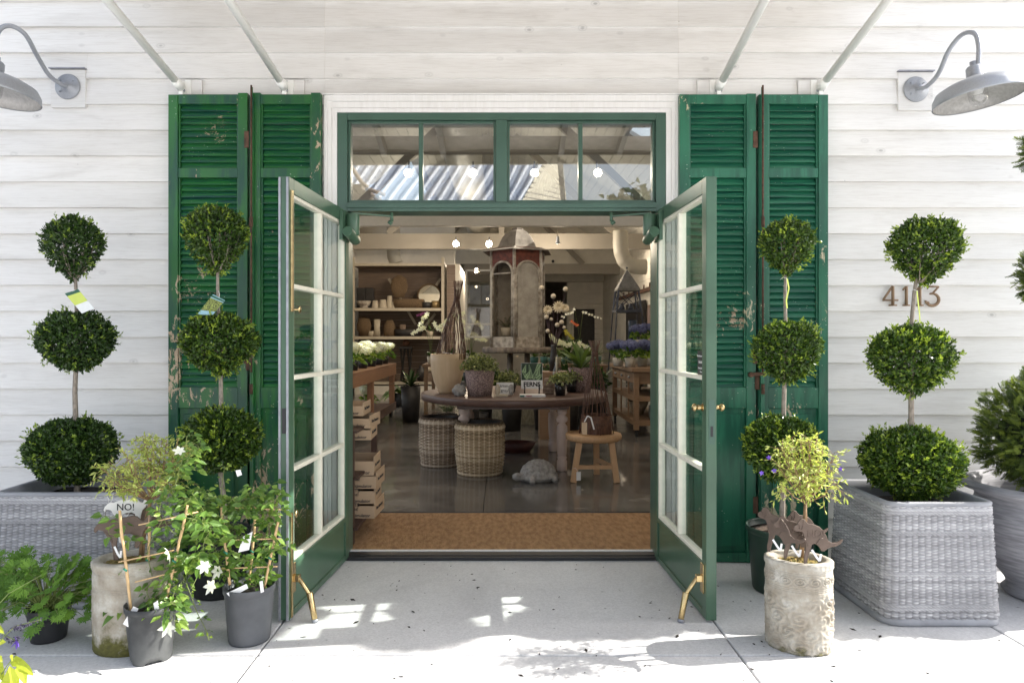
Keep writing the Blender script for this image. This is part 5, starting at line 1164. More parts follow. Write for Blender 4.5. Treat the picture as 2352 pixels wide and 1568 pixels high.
# ---------------------------------------------------------------- cardboard trays on a brown stand
stt = thing('tray_stand', 'dark brown wooden stand holding cardboard trays just inside the left door', 'stand', (-1.2, .6, 0)); sb = simple('dark_brown_wood', (.085,.045,.032), .6, var=.2, scale=8, stretch=(6,6,1))
for (x, y, zt_) in ((-.975,.22,.74),(-.955,.92,.78),(-1.42,.22,.74),(-1.42,.92,.78)): MB().box(x-.02, x+.02, y-.02, y+.02, .024, zt_).build('leg', sb, stt)
MB().box(-1.45,-.93,.20,.94,.115,.135).box(-1.45,-.93,.20,.94,.742,.757).box(-1.45,-.93,.20,.94,.44,.455).build('shelf', sb, stt)
def tray(lab, x1, y, z, w_, dpt, h, front=None, yaw=0):
    c = Vector((x1, y, z)); t = thing('cardboard_tray', lab, 'box', c, 'stacked cardboard trays'); Mx = Matrix.Translation(c) @ Matrix.Rotation(yaw, 4, 'Z'); T = .005
    m = MB(); m.box(-w_, 0, 0, dpt, 0, T, Mx); m.box(-w_, 0, 0, T, T, h*.95, Mx); m.box(-T, 0, T, dpt-T, T, h*1.25, Mx); m.box(-w_, -w_+T, T, dpt-T, T, h*1.25, Mx); m.box(-w_, 0, dpt-T, dpt, T, h*1.1, Mx); m.build('tray', M['card'], t)
    m = MB(); X3 = Mx.to_3x3() @ Vector((1,0,0)); Y3 = Mx.to_3x3() @ Vector((0,1,0))
    addtext(m, 'Root & Plant Stimulator', .030, face(Mx @ Vector((-.175,-.001,.018)), X3, (0,0,1)), .0004, bold=.0006); addtext(m, 'FERTILOME', .034, face(Mx @ Vector((.001, dpt*.5, h*.66)), Y3, (0,0,1)), .0004, bold=.0008) if False else addtext(m, 'Plant Stimulator', .030, face(Mx @ Vector((.001, dpt*.5, h*.62)), Y3, (0,0,1)), .0004, bold=.0006)
    m.build('printed_lettering', M['ink'], t)
    if front:
        m = MB(); m.box(-w_+.0, -.115, -.012, -.004, h*.55, h*1.22, Mx); m.build('display_flap', M['card'], t); m = MB(); addtext(m, 'PRODUCTS', .033, face(Mx @ Vector((-.185,-.0125,h*1.04)), X3, (0,0,1)), .0004, bold=.0006); addtext(m, 'for problems!', .030, face(Mx @ Vector((-.19,-.0125,h*.74)), X3, (0,0,1)), .0004, bold=.0006); m.build('flap_lettering', M['ink'], t)
def zt(py, dep): return H-(py-CY)*dep/F
DP = 4.62; kd = F/DP
specs = [(874,1190,'lowest cardboard tray of the lower stack',1), (875,1156,'second cardboard tray from the bottom of the lower stack',1), (878,1122,'third cardboard tray from the bottom of the lower stack',1), (866,1010,'lowest cardboard tray of the upper stack, by the doorway',0), (863,984,'middle cardboard tray of the upper stack, by the doorway',0), (848,955,'topmost cardboard tray of the upper stack, by the doorway',0)]
for i, (px, py, lab, fr) in enumerate(specs): tray(lab, (px-14-CX)/kd, DP-D, zt(py, DP), .32, .30, .088 if fr else .07, fr, (-.05,.03,-.02,.04,-.06,.02)[i])
tray('top cardboard tray of the lower stack, standing higher on its end', (858-CX)/kd, DP-D+.02, zt(1096,DP)+.01, .32, .28, .10, False, .02)
# ---------------------------------------------------------------- tall shelves with wares
sh = thing('shelving_unit', 'tall open shelving unit with brown plank back at the left rear', 'shelf', (-2.5, 12.2, FZ)); KS = F/16.4; s0_, s1_ = (808-CX)/KS, (1020-CX)/KS; ys0, ys1 = 12.2, 12.95
planks_b = MB(); planks(planks_b, 'y', s0_, s1_, FZ, 3.15, ys1, .004, .15); planks_b.build('back_panel', M['shelfw'], sh)
for x in (s0_+.03, s1_-.03): MB().box(x-.035, x+.035, ys0, ys0+.06, FZ, 3.30).build('upright', M['shelfe'], sh)
MB().box(s1_-.02, s1_+.005, ys0+.06, ys1, FZ, 3.2).build('side_panel', M['shelfe'], sh)
for py in (605, 708, 773, 877):
    z = H-(py-CY)/KS; MB().box(s0_, s1_, ys0+.002, ys1-.001, z-.05, z).build('shelf_board', M['shelfw'], sh); MB().box(s0_+.066, s1_-.066, ys0-.012, ys0+.0015, z-.06, z+.006).build('shelf_edge', M['shelfe'], sh)
MB().box(s0_, s1_, ys0, ys0+.03, FZ, .22).build('plinth', M['trim_in'], sh)
m = MB()
for (a, b_) in (((893,640),(955,745)),((1012,640),(985,680)),((955,775),(1000,720))): m.bar(PD(*a,17.0), PD(*b_,17.0), .06, .03, up=(0,1,0))
m.build('brace', M['shelfe'], sh)
MB().box((1027-CX)/KS, (1048-CX)/KS, 12.15, 12.2, FZ, 3.15).box((1048-CX)/KS-.02, (1048-CX)/KS+.08, 12.21, 17.5, FZ, 3.15).build('partition_wall', M['wplank'], B)
pw = MB(); planks(pw, 'y', (1027-CX)/KS, (1046-CX)/KS, FZ, 3.12, 12.12, .005, .15); pw.build('partition_end', M['shelfw'], B)
DS = 16.7; KD = F/DS; zsh = lambda py: H-(py-CY)/KS
def onshelf(name, lab, cat, px, wpx, hpx, pys, m, prof=None, group=None, sy=1):
    c = Vector(((px-CX)/KD, DS-D, zsh(pys))); r = wpx/2/KD; h = hpx/KD
    pr = [(q*r, z*h) for q, z in (prof or [(0,0),(.8,0),(1,1),(.9,1),(.7,.3),(0,.3)])]; return lobj(name, lab, cat, c, pr, m, group=group, sy=sy)
for i, px in enumerate((828, 848)):
    m = MB(); c = Vector(((px-CX)/KD, DS-D+.1, zsh(708))); m.box(c.x-.10, c.x+.10, c.y-.08, c.y+.08, c.z, c.z+.52); tag(m.build('black_canister', M['dark'], bevel=.01), 'tall black box at the left end of the upper shelf, '+('left one' if i == 0 else 'right one'), 'box', 'black boxes on the upper shelf')
onshelf('carved_bowl', 'carved cream footed bowl on the upper shelf before the black boxes', 'bowl', 836, 34, 18, 708, M['lant'], [(0,0),(.7,0),(.5,.3),(.75,.5),(1,1),(.9,1),(.5,.6),(0,.6)])
for px, w_, h_, l_ in ((862,17,19,'left'),(880,20,21,'second'),(895,15,30,'tall back'),(906,16,16,'right')): onshelf('cream_pot', l_+' upside-down cream pot on the upper shelf', 'pot', px, w_, h_, 708, M['cream'], [(0,0),(1,0),(.95,.15),(.72,1),(0,1)], 'cream pots on the upper shelf')
onshelf('woven_plate', 'oval brown woven tray standing upright on the upper shelf', 'tray', 917, 40, 52, 683, M['basket'], [(0,0),(.5,.03),(.85,.3),(1,.55),(.8,.85),(.2,1.0),(0,1.03)], sy=.2)
onshelf('long_basket', 'long low brown basket in the middle of the upper shelf', 'basket', 938, 72, 22, 708, M['basket'], [(0,0),(.92,0),(1,.5),(1,1),(.94,1),(.9,.4),(0,.3)], sy=.5)
onshelf('round_bowl', 'small dark bowl between the long basket and the gold pot', 'bowl', 981, 26, 15, 708, M['dark'])
onshelf('gold_pot', 'brassy cylindrical pot at the right end of the upper shelf', 'pot', 1001, 20, 18, 708, simple('gold_pot_glaze', (.38,.27,.13), .4, .4), [(0,0),(1,0),(1,1),(.9,1),(.9,.3),(0,.3)])
mt = thing('round_mirror', 'round wood framed mirror leaning on the upper shelf', 'mirror', ((987-CX)/KD, DS-D, zsh(708))); mc = PD(986, 679, DS+.1); RM = Matrix.Rotation(pi/2-.12, 4, 'X')
MB().lathe([(.262,-.02),(.30,-.02),(.30,.03),(.262,.03)], mc, 40, M=RM, caps=False).build('frame', M['basket'], mt); MB().lathe([(0,0),(.27,0),(.27,.01)], mc, 40, M=RM).build('glass', M['mirror'], mt)
for px, w_, h_, pr, mm, lab, nm, cat in ((836,34,46,[(0,0),(.45,0),(.95,.35),(1,.55),(.8,.9),(.3,1),(0,1)],M['basket'],'round dark woven platter on the middle shelf, far left','woven_platter','tray'),
    (866,15,40,[(0,0),(1,0),(.9,.5),(1,1),(.85,1),(0,.9)],M['cream'],'tall cream vase on the middle shelf','vase','vase'), (852,13,13,None,M['cream'],'small cream pot on the middle shelf edge','pot','pot'),
    (895,28,38,[(0,0),(.9,0),(1,.3),(.9,.7),(.5,1),(0,1)],M['basket'],'dark domed basket on the middle shelf','basket','basket'), (938,66,17,[(0,0),(.9,0),(1,1),(.9,1),(.8,.3),(0,.3)],M['dark'],'long black trough on the middle shelf','trough','planter'),
    (925,14,28,[(0,0),(1,0),(1,1),(0,1)],M['shelfw'],'square dark wood block on the middle shelf','wood_block','block'), (985,13,15,None,M['cream'],'small cream pot with an orchid on the middle shelf','pot','pot')): onshelf(nm, lab, cat, px, w_, h_, 773, mm, pr, sy=.6)
onshelf('copper_gourd', 'round copper gourd on top of the dark stool on the low shelf', 'gourd', 933, 18, 15, 795, simple('copper_gourd_skin', (.14,.06,.03), .5), [(0,0),(.7,.05),(1,.5),(.7,.95),(.1,1),(.1,1.1),(0,1.1)])
t = thing('dark_stool', 'black cross legged stool standing on the low shelf', 'stool', PD(933, 877, DS)); q = lambda x, y, d=0: PD(x, y, DS+d)
m = MB()
for a, b_ in (((920,800),(928,862)),((946,800),(938,862)),((930,800),(921,862)),((936,800),(945,862))): m.bar(q(a[0],a[1],.0), q(b_[0],b_[1]+12,.1), .035, .035)
m.build('leg', M['dark'], t); MB().bar(q(918,798), q(948,798), .25, .04).build('seat', M['dark'], t)
onshelf('black_vase', 'round black vase on the low shelf, right of the dark stool', 'vase', 968, 26, 36, 877, M['dark'], [(0,0),(.6,0),(1,.4),(.9,.7),(.4,.85),(.45,1),(0,1)]); onshelf('wood_cone', 'slim pointed wood cone on the low shelf, left of the dark stool', 'ornament', 907, 9, 45, 877, M['shelfw'], [(0,0),(1,0),(0,1)])
onshelf('white_dish', 'white shallow dish on the low shelf at the right', 'dish', 985, 20, 12, 855, M['cream'])
m = MB(); c = PD(985,877,DS); m.box(c.x-.12,c.x+.12,c.y-.1,c.y+.1,zsh(877),zsh(857)); tag(m.build('wood_crate', M['shelfw'], bevel=.008), 'small brown crate on the low shelf under the white dish', 'crate')
# ---------------------------------------------------------------- round table with turned legs
tt = thing('round_table', 'large round weathered wood table on turned pinkish legs in the middle of the shop', 'table', (.14, 3.3, FZ)); tc = Vector((.14, 3.3, 0)); TZ = .77
mb = MB(); mb.lathe([(0,-.078),(.995,-.078),(1.015,-.070),(1.02,-.02),(1.012,-.004),(.99,0),(0,0)], (tc.x,tc.y,TZ), 72); mb.build('tabletop', M['table'], tt)
MB().box(-.45,.68,tc.y-.62,tc.y-.58,TZ-.13,TZ-.079).box(-.45,.68,tc.y+.58,tc.y+.62,TZ-.13,TZ-.079).box(-.45,-.41,tc.y-.58,tc.y+.58,TZ-.13,TZ-.079).box(.64,.68,tc.y-.58,tc.y+.58,TZ-.13,TZ-.079).build('apron', M['table'], tt)
LP = [(.046,.0),(.052,.01),(.052,.10),(.040,.115),(.050,.13),(.050,.14),(.038,.15),(.046,.16),(.055,.28),(.058,.38),(.054,.45),(.036,.47),(.032,.48),(.055,.50),(.060,.52),(.055,.54),(.034,.56),(.048,.575),(.050,.585),(.050,.62)]
for x in (-.38, .61):
    for y in (tc.y-.60, tc.y+.60): MB().lathe([(r, z) for r, z in LP], (x, y, FZ), 20).build('leg', M['leg'], tt)
def ontab(name, lab, cat, px, pyb, prof, m, group=None, seg=32, sx=1, sy=1, z=None):
    dep = (H-TZ)*F/(pyb-CY); c = Vector(((px-CX)*dep/F, dep-D, TZ)); return lobj(name, lab, cat, c, prof, m, seg, group, sx, sy), c, F/dep
# blond wooden vase and willow cone
dv = 7.3; kv = F/dv; vc = Vector(((1028-CX)/kv, dv-D, TZ)); grain = None
def paul():
    m, t, b = nodes('swirled_blond_wood'); v = coords(t, (2.2,1.2,1.1)); wv = N(t, 'ShaderNodeTexWave'); wv.inputs['Scale'].default_value = 5; wv.inputs['Distortion'].default_value = 5; wv.inputs['Detail'].default_value = 2; wv.inputs['Detail Scale'].default_value = 1.2; wv.bands_direction = 'Z'
    t.links.new(v, wv.inputs['Vector']); t.links.new(ramp(t, wv.outputs['Color'], [(.05, (.47,.33,.20)), (.35, (.55,.40,.25)), (.9, (.59,.44,.285))]), b.inputs['Base Color']); b.inputs['Roughness'].default_value = .5; return m
tag(MB().lathe([(0,0),(.088,0),(.10,.02),(.145,.12),(.175,.24),(.182,.34),(.181,.42),(.168,.42),(.168,.36),(0,.35)], vc, 40).build('wood_vase', M['paul']), 'tall blond wood vase with swirling grain on the round table', 'vase')
def willow(lab, c, r, h, zg, lean, n, flare, base=None, seed=0, k2=.05):
    R = random.Random(seed); t = thing('willow_obelisk', lab, 'willow cone', c, 'willow obelisks'); c = Vector(c); m = MB()
    for i in range(n):
        a = 2*pi*i/n+R.uniform(-.1,.1); pts = []
        for k_ in range(9):
            f_ = k_/8; z = f_*h; g = f_/zg; rr = r*(1-g**1.25)+.018 if g < 1 else .018+flare*(f_-zg)/(1-zg); a2 = a+.5*f_
            pts.append(c+Vector((cos(a2)*rr+lean*f_, sin(a2)*rr, z))+Vector((R.uniform(-1,1),R.uniform(-1,1),0))*.006)
        m.tube(pts, [.0042,.004,.004,.0036,.0034,.003,.003,.0026,.0022], 5)
    m.build('willow_rods', M['willow'], t)
    m = MB(); zc_ = h*zg; m.lathe([(.020,-.02),(.028,-.01),(.026,.0),(.028,.01),(.020,.025)], c+Vector((lean*zg,0,zc_)), 12); m.build('binding', M['willow'], t)
    if base: woven('woven_base', c, base[0], base[0], base[0]*.999, 0, base[1], M['willow'], t, lambda q: 1+.04*q, .045, .0095, .006, .006, .0026, style='basket')
    return t
willow('brown willow obelisk standing in the blond wood vase', vc+Vector((.03,0,.36)), .145, .84, .78, .09, 34, .034, seed=1)
o = MB(); q_ = vc+Vector((.02,-.13,.43)); o.bar(q_+Vector((-.06,0,.01)), q_+Vector((.06,.0,-.01)), .03, .006); tag(o.build('paper_tag', M['white']), 'white paper tag lying on the vase rim under the willow', 'tag')
# speckled pot and shrubs
pplant('bushy small leaved plant in the speckled purple stone pot on the table', PD(1102, 908, 7.0)*1, .155, .26, M['speck'], .20, .17, 760, M['euc'], .030, .028, seed=4, tone=(.3,1), broad=True).location.z = TZ
def rock(lab, px, py, dep, r, m, seed, sc=(1,1,1), nm='rock', z=TZ):
    c = PD(px, py, dep); c.z = z+r*sc[2]*.8; return tag(MB().blob(c, r, 20, 14, .28, sc=sc, seed=seed).build(nm, m), lab, 'rock')
rock('knobbly grey rock at the foot of the blond wood vase', 1055, 900, 6.95, .062, M['conc_obj'], 2, (1.1,.8,1))
pplant('low leafy plant in a dark pot behind the card on the table', Vector((PD(1166,880,7.5).x, 3.3, TZ)), .10, .09, M['dark'], .15, .15, 420, M['euc'], .030, .026, seed=6, tone=(.2,.9), broad=True)
# card, book, easel
def slab(name, lab, cat, c, w_, h, th, m, yaw=0, tilt=0, parent=None):
    Mx = Matrix.Translation(c) @ Matrix.Rotation(yaw, 4, 'Z') @ Matrix.Rotation(-tilt, 4, 'X'); o = MB().box(-w_/2, w_/2, -th/2, th/2, 0, h, Mx).build(name, m, parent)
    if lab: tag(o, lab, cat)
    return o, Mx
kc = F/6.95; cc = Vector(((1160-CX)/kc, 2.78, TZ))
t = thing('card_sign', 'small white hand lettered card leaning on the table front', 'sign', cc); o, Mx = slab('card', None, None, cc+Vector((0,0,.01)), .175, .125, .004, M['white'], 0, .15, t)
m = MB(); addtext(m, 'mammoth', .046, face(Mx @ Vector((.005,-.003,.088)), (1,0,-.06), (0,.15,1)), .0004); addtext(m, 'grey', .042, face(Mx @ Vector((-.005,-.003,.042)), (1,0,-.06), (0,.15,1)), .0004); m.build('lettering', M['ink'], t)
for px, mm, lab in ((1143, M['cream'], 'tan little ribbed stone on a white tile before the card'), (1174, M['conc_obj'], 'grey green little ribbed stone before the card')):
    c = Vector(((px-CX)/kc, 2.70, TZ+.012)); tag(MB().blob(c+Vector((0,0,.055)), .028, 14, 10, .1, sc=(1,.7,2.0), seed=px).build('ribbed_stone', mm), lab, 'ornament')
tag(MB().box((1138-CX)/kc, (1167-CX)/kc, 2.65, 2.75, TZ, TZ+.012).box((1139-CX)/kc,(1166-CX)/kc,2.655,2.745,TZ+.0121,TZ+.018).build('white_tile', M['cream']), 'white tile under the tan ribbed stone', 'tile')
kb = F/7.0; bc = Vector(((1222-CX)/kb, 2.84, TZ+.066)); bk = thing('book', 'upright book with fern leaves and FERNS on its white cover band, on a black easel', 'book', bc); o, Mx = slab('cover', None, None, bc, .222, .265, .018, M['white'], 0, .12, bk)
MB().box(-.108, .108, -.0105, -.0092, .088, .262, Mx).build('cover_picture', simple('dark_fern_ground', (.015,.05,.02), .5), bk)
lf = Leaves()
for (ox, oz, a, L_) in ((-.03,.09,2.2,.17),(.0,.09,1.75,.18),(.0,.09,1.05,.20),(.04,.09,.7,.13),(.085,.26,-2.1,.12),(-.085,.16,1.3,.09),(.06,.12,1.4,.14),(-.07,.10,1.0,.12)):
    for j in range(14):
        f_ = (j+1)/15; x, z = ox+cos(a)*L_*f_, oz+sin(a)*L_*f_
        if abs(x) > .10 or z < .095 or z > .255: continue
        for s in (-1, 1):
            d = Vector((cos(a+s*1.1), 0, sin(a+s*1.1))); ll = min(.028*(1.1-f_), .106-abs(x) if d.x*x > 0 else .05)
            lf.add(np.array(Mx @ Vector((x,-.0115,z))), np.array(Mx.to_3x3() @ d), max(ll,.006), .008, .9-f_*.3, n=np.array([0,-1.,0]), fold=0)
lf.build('cover_fern', leafmat('printed_fern', (.08,.22,.08), (.45,.62,.34), .6, 0), bk)
m = MB(); addtext(m, 'FERNS', .062, face(Mx @ Vector((0,-.0098,.044)), (1,0,0), Mx.to_3x3() @ Vector((0,0,1))), .0005, bold=.0022); m.build('title_lettering', M['ink'], bk)
et = thing('easel', 'small black book easel on the round table', 'easel', bc-Vector((0,0,.066)))
m = MB()
for x in (-.075, .075): m.tube([bc+Vector((x,.05,-.062)), bc+Vector((x,-.03,-.004)), bc+Vector((x,-.032,.025))], .006, 6); m.tube([bc+Vector((x,-.04,-.062)), bc+Vector((x,-.02,-.004)), bc+Vector((x,.03,.1))], .006, 6)
m.build('wire_frame', M['black'], et)
fb = thing('flat_book', 'closed book with FERNS on its red and white spine, lying under the easel', 'book', (bc.x,2.72,TZ)); MB().box(bc.x-.13, bc.x+.125, 2.60, 2.74, TZ, TZ+.022).build('cover', M['white'], fb, bevel=.001)
m = MB(); addtext(m, 'FERNS', .020, face((bc.x-.04, 2.5985, TZ+.011), (1,0,0), (0,0,1)), .0003, bold=.0006); m.build('spine_lettering', simple('red_ink', (.5,.03,.03), .5), fb); MB().box(bc.x-.129, bc.x-.085, 2.5985, 2.5995, TZ+.002, TZ+.020).build('spine_band', M['teal'], fb)
ontab('terracotta_stack', 'stack of weathered clay pots between the book and the black pots', 'pot', 1260, 905, [(0,0),(.062,0),(.062,.03),(.056,.035),(.060,.036),(.060,.07),(.053,.075),(.056,.076),(.054,.11),(.046,.115),(.048,.116),(.040,.17),(0,.17)], M['terra'])
for i, (px, pyb, l_) in enumerate(((1287, 908, 'left'), (1312, 900, 'right'))):
    dep = (H-TZ)*F/(pyb-CY); pplant('small leaved plant in a glossy black pot on the table right side, '+l_+' one', Vector(((px-CX)*dep/F, dep-D, TZ)), .062, .13, simple('glossy_black_%s' % l_, (.012,.012,.014), .15), .13, .11, 380, M['euc'], .028, .025, group='black potted plants on the table', seed=20+i, tone=(.35,1), broad=True)
pplant('strap leaved plant in a big speckled pot at the right of the table', Vector(((1335-CX)*7.5/F, 3.35, TZ)), .14, .26, M['speck'], .2, .2, 18, M['darkfern'], .42, .085, style='strap', seed=9, tone=(.4,.9), droop=.15)
bot = thing('glass_bottle', 'tall clear glass bottle on the table between the plants', 'bottle', (.62,3.2,TZ)); MB().lathe([(.045,0),(.045,.22),(.02,.28),(.014,.40),(.017,.41)], (.60,3.25,TZ), 20).build('glass', M['thin'], bot); MB().tube([(.60,3.25,TZ+.05),(.60,3.25,TZ+.38)], .010, 8).build('highlight_stalk', M['cream'], bot)  # cream stalk inside the glass stands in for its tall white highlight
# ---------------------------------------------------------------- wicker baskets
def basket(lab, x, y, r, h, m, seed=0):
    t = thing('wicker_basket', lab, 'basket', (x,y,FZ), 'wicker baskets before the round table')
    woven('woven_body', (x,y,FZ), r, r, r*.999, 0, h, m, t, lambda q: .86+.15*min(1,q*2.2)**.6-.05*max(0,q-.92)/.08, .050, .0150, .016, .0055, .0025, ((.03,.03),(.93,.03)), style='basket')
    MB().lathe([(r*.96,h-.006),(r*.985,h),(r*.985,h+.008),(r*.95,h+.014),(r*.91,h+.004),(r*.90,h-.05),(r*.86,h*.3),(0,h*.28)], (x,y,FZ), 48, caps=False).build('liner', M['dark'], t)
    rm = MB()
    for k_ in range(2):
        pts = [(x+cos(a)*(r*.965+.008*cos(a*26+pi*k_)), y+sin(a)*(r*.965+.008*cos(a*26+pi*k_)), FZ+h+.004+.008*sin(a*26+pi*k_)) for a in [2*pi*i/220 for i in range(221)]]; rm.tube(pts, .007, 6, False)
    rm.build('braided_rim', m, t)
basket('greyish wicker basket behind and left of the other basket', -.65, 3.02, .205, .50, M['wick'])
basket('tan wicker basket nearest the doorway, in front of the table', -.215, 2.58, .232, .50, M['wick2'])
# ---------------------------------------------------------------- stone turtle
tu = thing('stone_turtle', 'rough grey stone turtle on the polished floor', 'statue', PD(1235, 1108, 6.4)); c = PD(1236, 1085, 6.4); c.z = FZ; Mx = Matrix.Translation(c) @ Matrix.Rotation(.28, 4, 'Z')
V = []; nu, nv = 90, 40
for i in range(nv+1):
    t_ = i/nv*pi*.5; 
    for j in range(nu):
        a = 2*pi*j/nu; rx, ry, rz = .175, .135, .155; x, y, z = cos(a)*cos(t_), sin(a)*cos(t_), sin(t_)
        u = x*3.4+ .5*(round(y*3.2) % 2); g = min(abs(u-round(u)+.5) if False else abs((u % 1)-.5), abs(((y*3.2) % 1)-.5)); e_ = .010*math.exp(-(g/.07)**2)
        cell = 1+.05*cos(2*pi*u)*cos(2*pi*y*3.2)-e_*2; fl = 1+.10*max(0,1-t_*4)
        p = Vector((x*rx*cell*fl, y*ry*cell*fl, .045+z*rz*cell)); V.append(Mx @ p)
m = MB(); m.add(V, [(i*nu+j, i*nu+(j+1)%nu, (i+1)*nu+(j+1)%nu, (i+1)*nu+j) for i in range(nv) for j in range(nu)], True); m.lathe([(0,.0),(.13,.0),(.17,.03),(.175,.048)], Mx.translation, 32, sx=1, sy=.78, M=Matrix.Rotation(.28,4,'Z')); m.build('shell', M['conc_obj'], tu)
m = MB(); m.blob((-.205,-.02,.055), .043, 16, 12, .12, M=None, sc=(1.25,.9,.85)); hd_ = MB(); hd_.add([Mx @ Vector(v) for v in m.v], m.f, True); m2 = MB(); m2.tube([Mx @ Vector((-.13,-.01,.05)), Mx @ Vector((-.19,-.02,.055))], [.045,.036], 12); hd_.add(m2.v, m2.f, True); hd_.build('head', M['conc_obj'], tu)
for (x, y, a) in ((-.10,-.125,-.5), (.12,-.12,.4), (.12,.12,0), (-.10,.12,0)):
    m = MB(); m.tube([Mx @ Vector((x*.8,y*.75,.06)), Mx @ Vector((x,y,.035)), Mx @ Vector((x+.01*a,y*1.18,.012))], [.034,.030,.024], 10); m.build('leg', M['conc_obj'], tu)
MB().tube([Mx @ Vector((.16,0,.03)), Mx @ Vector((.215,0,.012))], [.02,.006], 8).build('tail', M['conc_obj'], tu)
# ---------------------------------------------------------------- stool with willow tower
ks = F/6.5; sx_, sy_ = (1363-CX)/ks, 2.30; so_ = thing('wooden_stool', 'round thick topped wooden stool with splayed square legs', 'stool', (sx_, sy_, FZ)); STZ = .455
MB().lathe([(0,-.065),(.245,-.065),(.262,-.05),(.268,-.02),(.258,-.002),(.24,0),(0,0)], (sx_,sy_,STZ), 48).build('seat', M['pine'], so_)
LG = [((-.15,-.13),(-.21,-.17)), ((.15,-.13),(.19,-.19)), ((.05,.17),(.06,.22))]
for (a, b_) in LG: MB().bar((sx_+a[0],sy_+a[1],STZ-.066), (sx_+b_[0],sy_+b_[1],FZ), .055, .05, up=(0,1,0)).build('leg', M['pine'], so_, bevel=.004)
MB().bar((sx_-.185,sy_-.155,.16), (sx_+.16,sy_-.16,.16), .03, .035).bar((sx_+.165,sy_-.155,.155),(sx_+.055,sy_+.20,.17),.03,.035).build('stretcher', M['pine'], so_)
pt_ = thing('price_tag', 'white price tag tied to the left leg of the wooden stool', 'tag', (sx_-.20, sy_-.2, .1)); slab('card', None, None, Vector((sx_-.165, sy_-.205, .045)), .042, .08, .002, M['white'], .2, 0, pt_); MB().tube([(sx_-.17,sy_-.205,.125),(sx_-.19,sy_-.19,.155),(sx_-.21,sy_-.19,.158)], .0015, 5).build('string', M['white'], pt_)
wc = Vector(((1370-CX)/ks, 2.30, STZ)); willow('brown willow obelisk with woven basket foot standing on the stool', wc, .142, .88, .85, -.02, 21, .035, base=(.138,.175), seed=3)
wt = thing('wooden_tag', 'blank wooden tag with white ribbon hung on the willow obelisk on the stool', 'tag', wc+Vector((-.13,-.14,.12))); slab('tag', None, None, wc+Vector((-.135,-.165,.006)), .05, .115, .006, M['paul'], -.15, 0, wt)
q_ = wc+Vector((-.135,-.165,.125)); m = MB(); m.bar(q_, q_+Vector((.03,.01,.055)), .012, .0015, up=(0,-1,0)); m.bar(q_+Vector((.03,.01,.055)), q_+Vector((.06,.005,.04)), .012, .0015, up=(0,-1,0)); m.bar(q_+Vector((.06,.005,.045)), q_+Vector((.09,.0,-.07)), .014, .0015, up=(0,-1,0)); m.build('ribbon', M['white'], wt)
# red wooden trough
tag(MB().lathe([(0,0),(.16,0),(.20,.05),(.24,.12),(.225,.12),(.18,.05),(0,.04)], (PD(1185,1038,8.0).x, 3.85, FZ), 32, sx=1.0, sy=.6).build('wooden_trough', simple('dark_red_wood', (.11,.035,.028), .5, var=.25, scale=8)), 'dark red wooden trough on the floor under the table', 'bowl')
# ---------------------------------------------------------------- big birdcage lantern on its pedestal
kl = F/11.0; lx, ly = (1189-CX)/kl, 11.0-D; PZ = H-(797-CY)/kl
ped = thing('pedestal_table', 'round weathered pedestal table with splayed carved foot under the birdcage', 'table', (lx, ly, FZ))
MB().lathe([(0,-.09),(.54,-.09),(.565,-.07),(.57,-.02),(.555,0),(0,0)], (lx,ly,PZ), 48).build('tabletop', M['stoneW'], ped)
MB().tube([(lx+.15,ly-.1,.25),(lx+.15,ly-.1,PZ-.09)], .045, 12).tube([(lx-.12,ly+.15,.25),(lx-.12,ly+.15,PZ-.09)], .05, 12).build('post', M['stoneW'], ped)
m = MB()
for (ox, oy, w0, w1) in ((.10,-.12,.46,.62),(-.22,.12,.34,.46)):
    v = []
    for z, s in ((FZ,1),(FZ+.10,.86),(FZ+.26,.66),(FZ+.42,.55)):
        for a, b_ in ((-1,-1),(-.33,-1.06),(.33,-.97),(1,-1),(1,1),(-1,1)): v.append((lx+ox+a*w1*.5*s*(1+.02*sin(z*40+a*5)), ly+oy+b_*.24*s, z))
    m.add(v, [(i*6+j, i*6+(j+1)%6, (i+1)*6+(j+1)%6, (i+1)*6+j) for i in range(3) for j in range(6)]+[tuple(18+j for j in range(6))])
m.build('carved_foot', simple('grey_green_wood', (.36,.33,.24), .9, var=.2, scale=10, bmp=.5, bscale=20, stretch=(4,4,1), c2=(.20,.18,.13)), ped, bevel=.01)
LN = thing('birdcage_lantern', 'tall six sided antique glazed lantern with bell roof and rust red arches', 'lantern', (lx, ly, PZ)); RH = .452; an0 = radians(-98); V6 = [Vector((lx+RH*cos(an0+k_*pi/3), ly+RH*sin(an0+k_*pi/3), 0)) for k_ in range(6)]
zA, zB, zC, zD = PZ, PZ+.165, H+(CY-628)/kl, H+(CY-574)/kl
for v in V6: MB().tube([v+Vector((0,0,zA+.001)), v+Vector((0,0,zD))], .026, 8).build('post', M['lant'], LN)
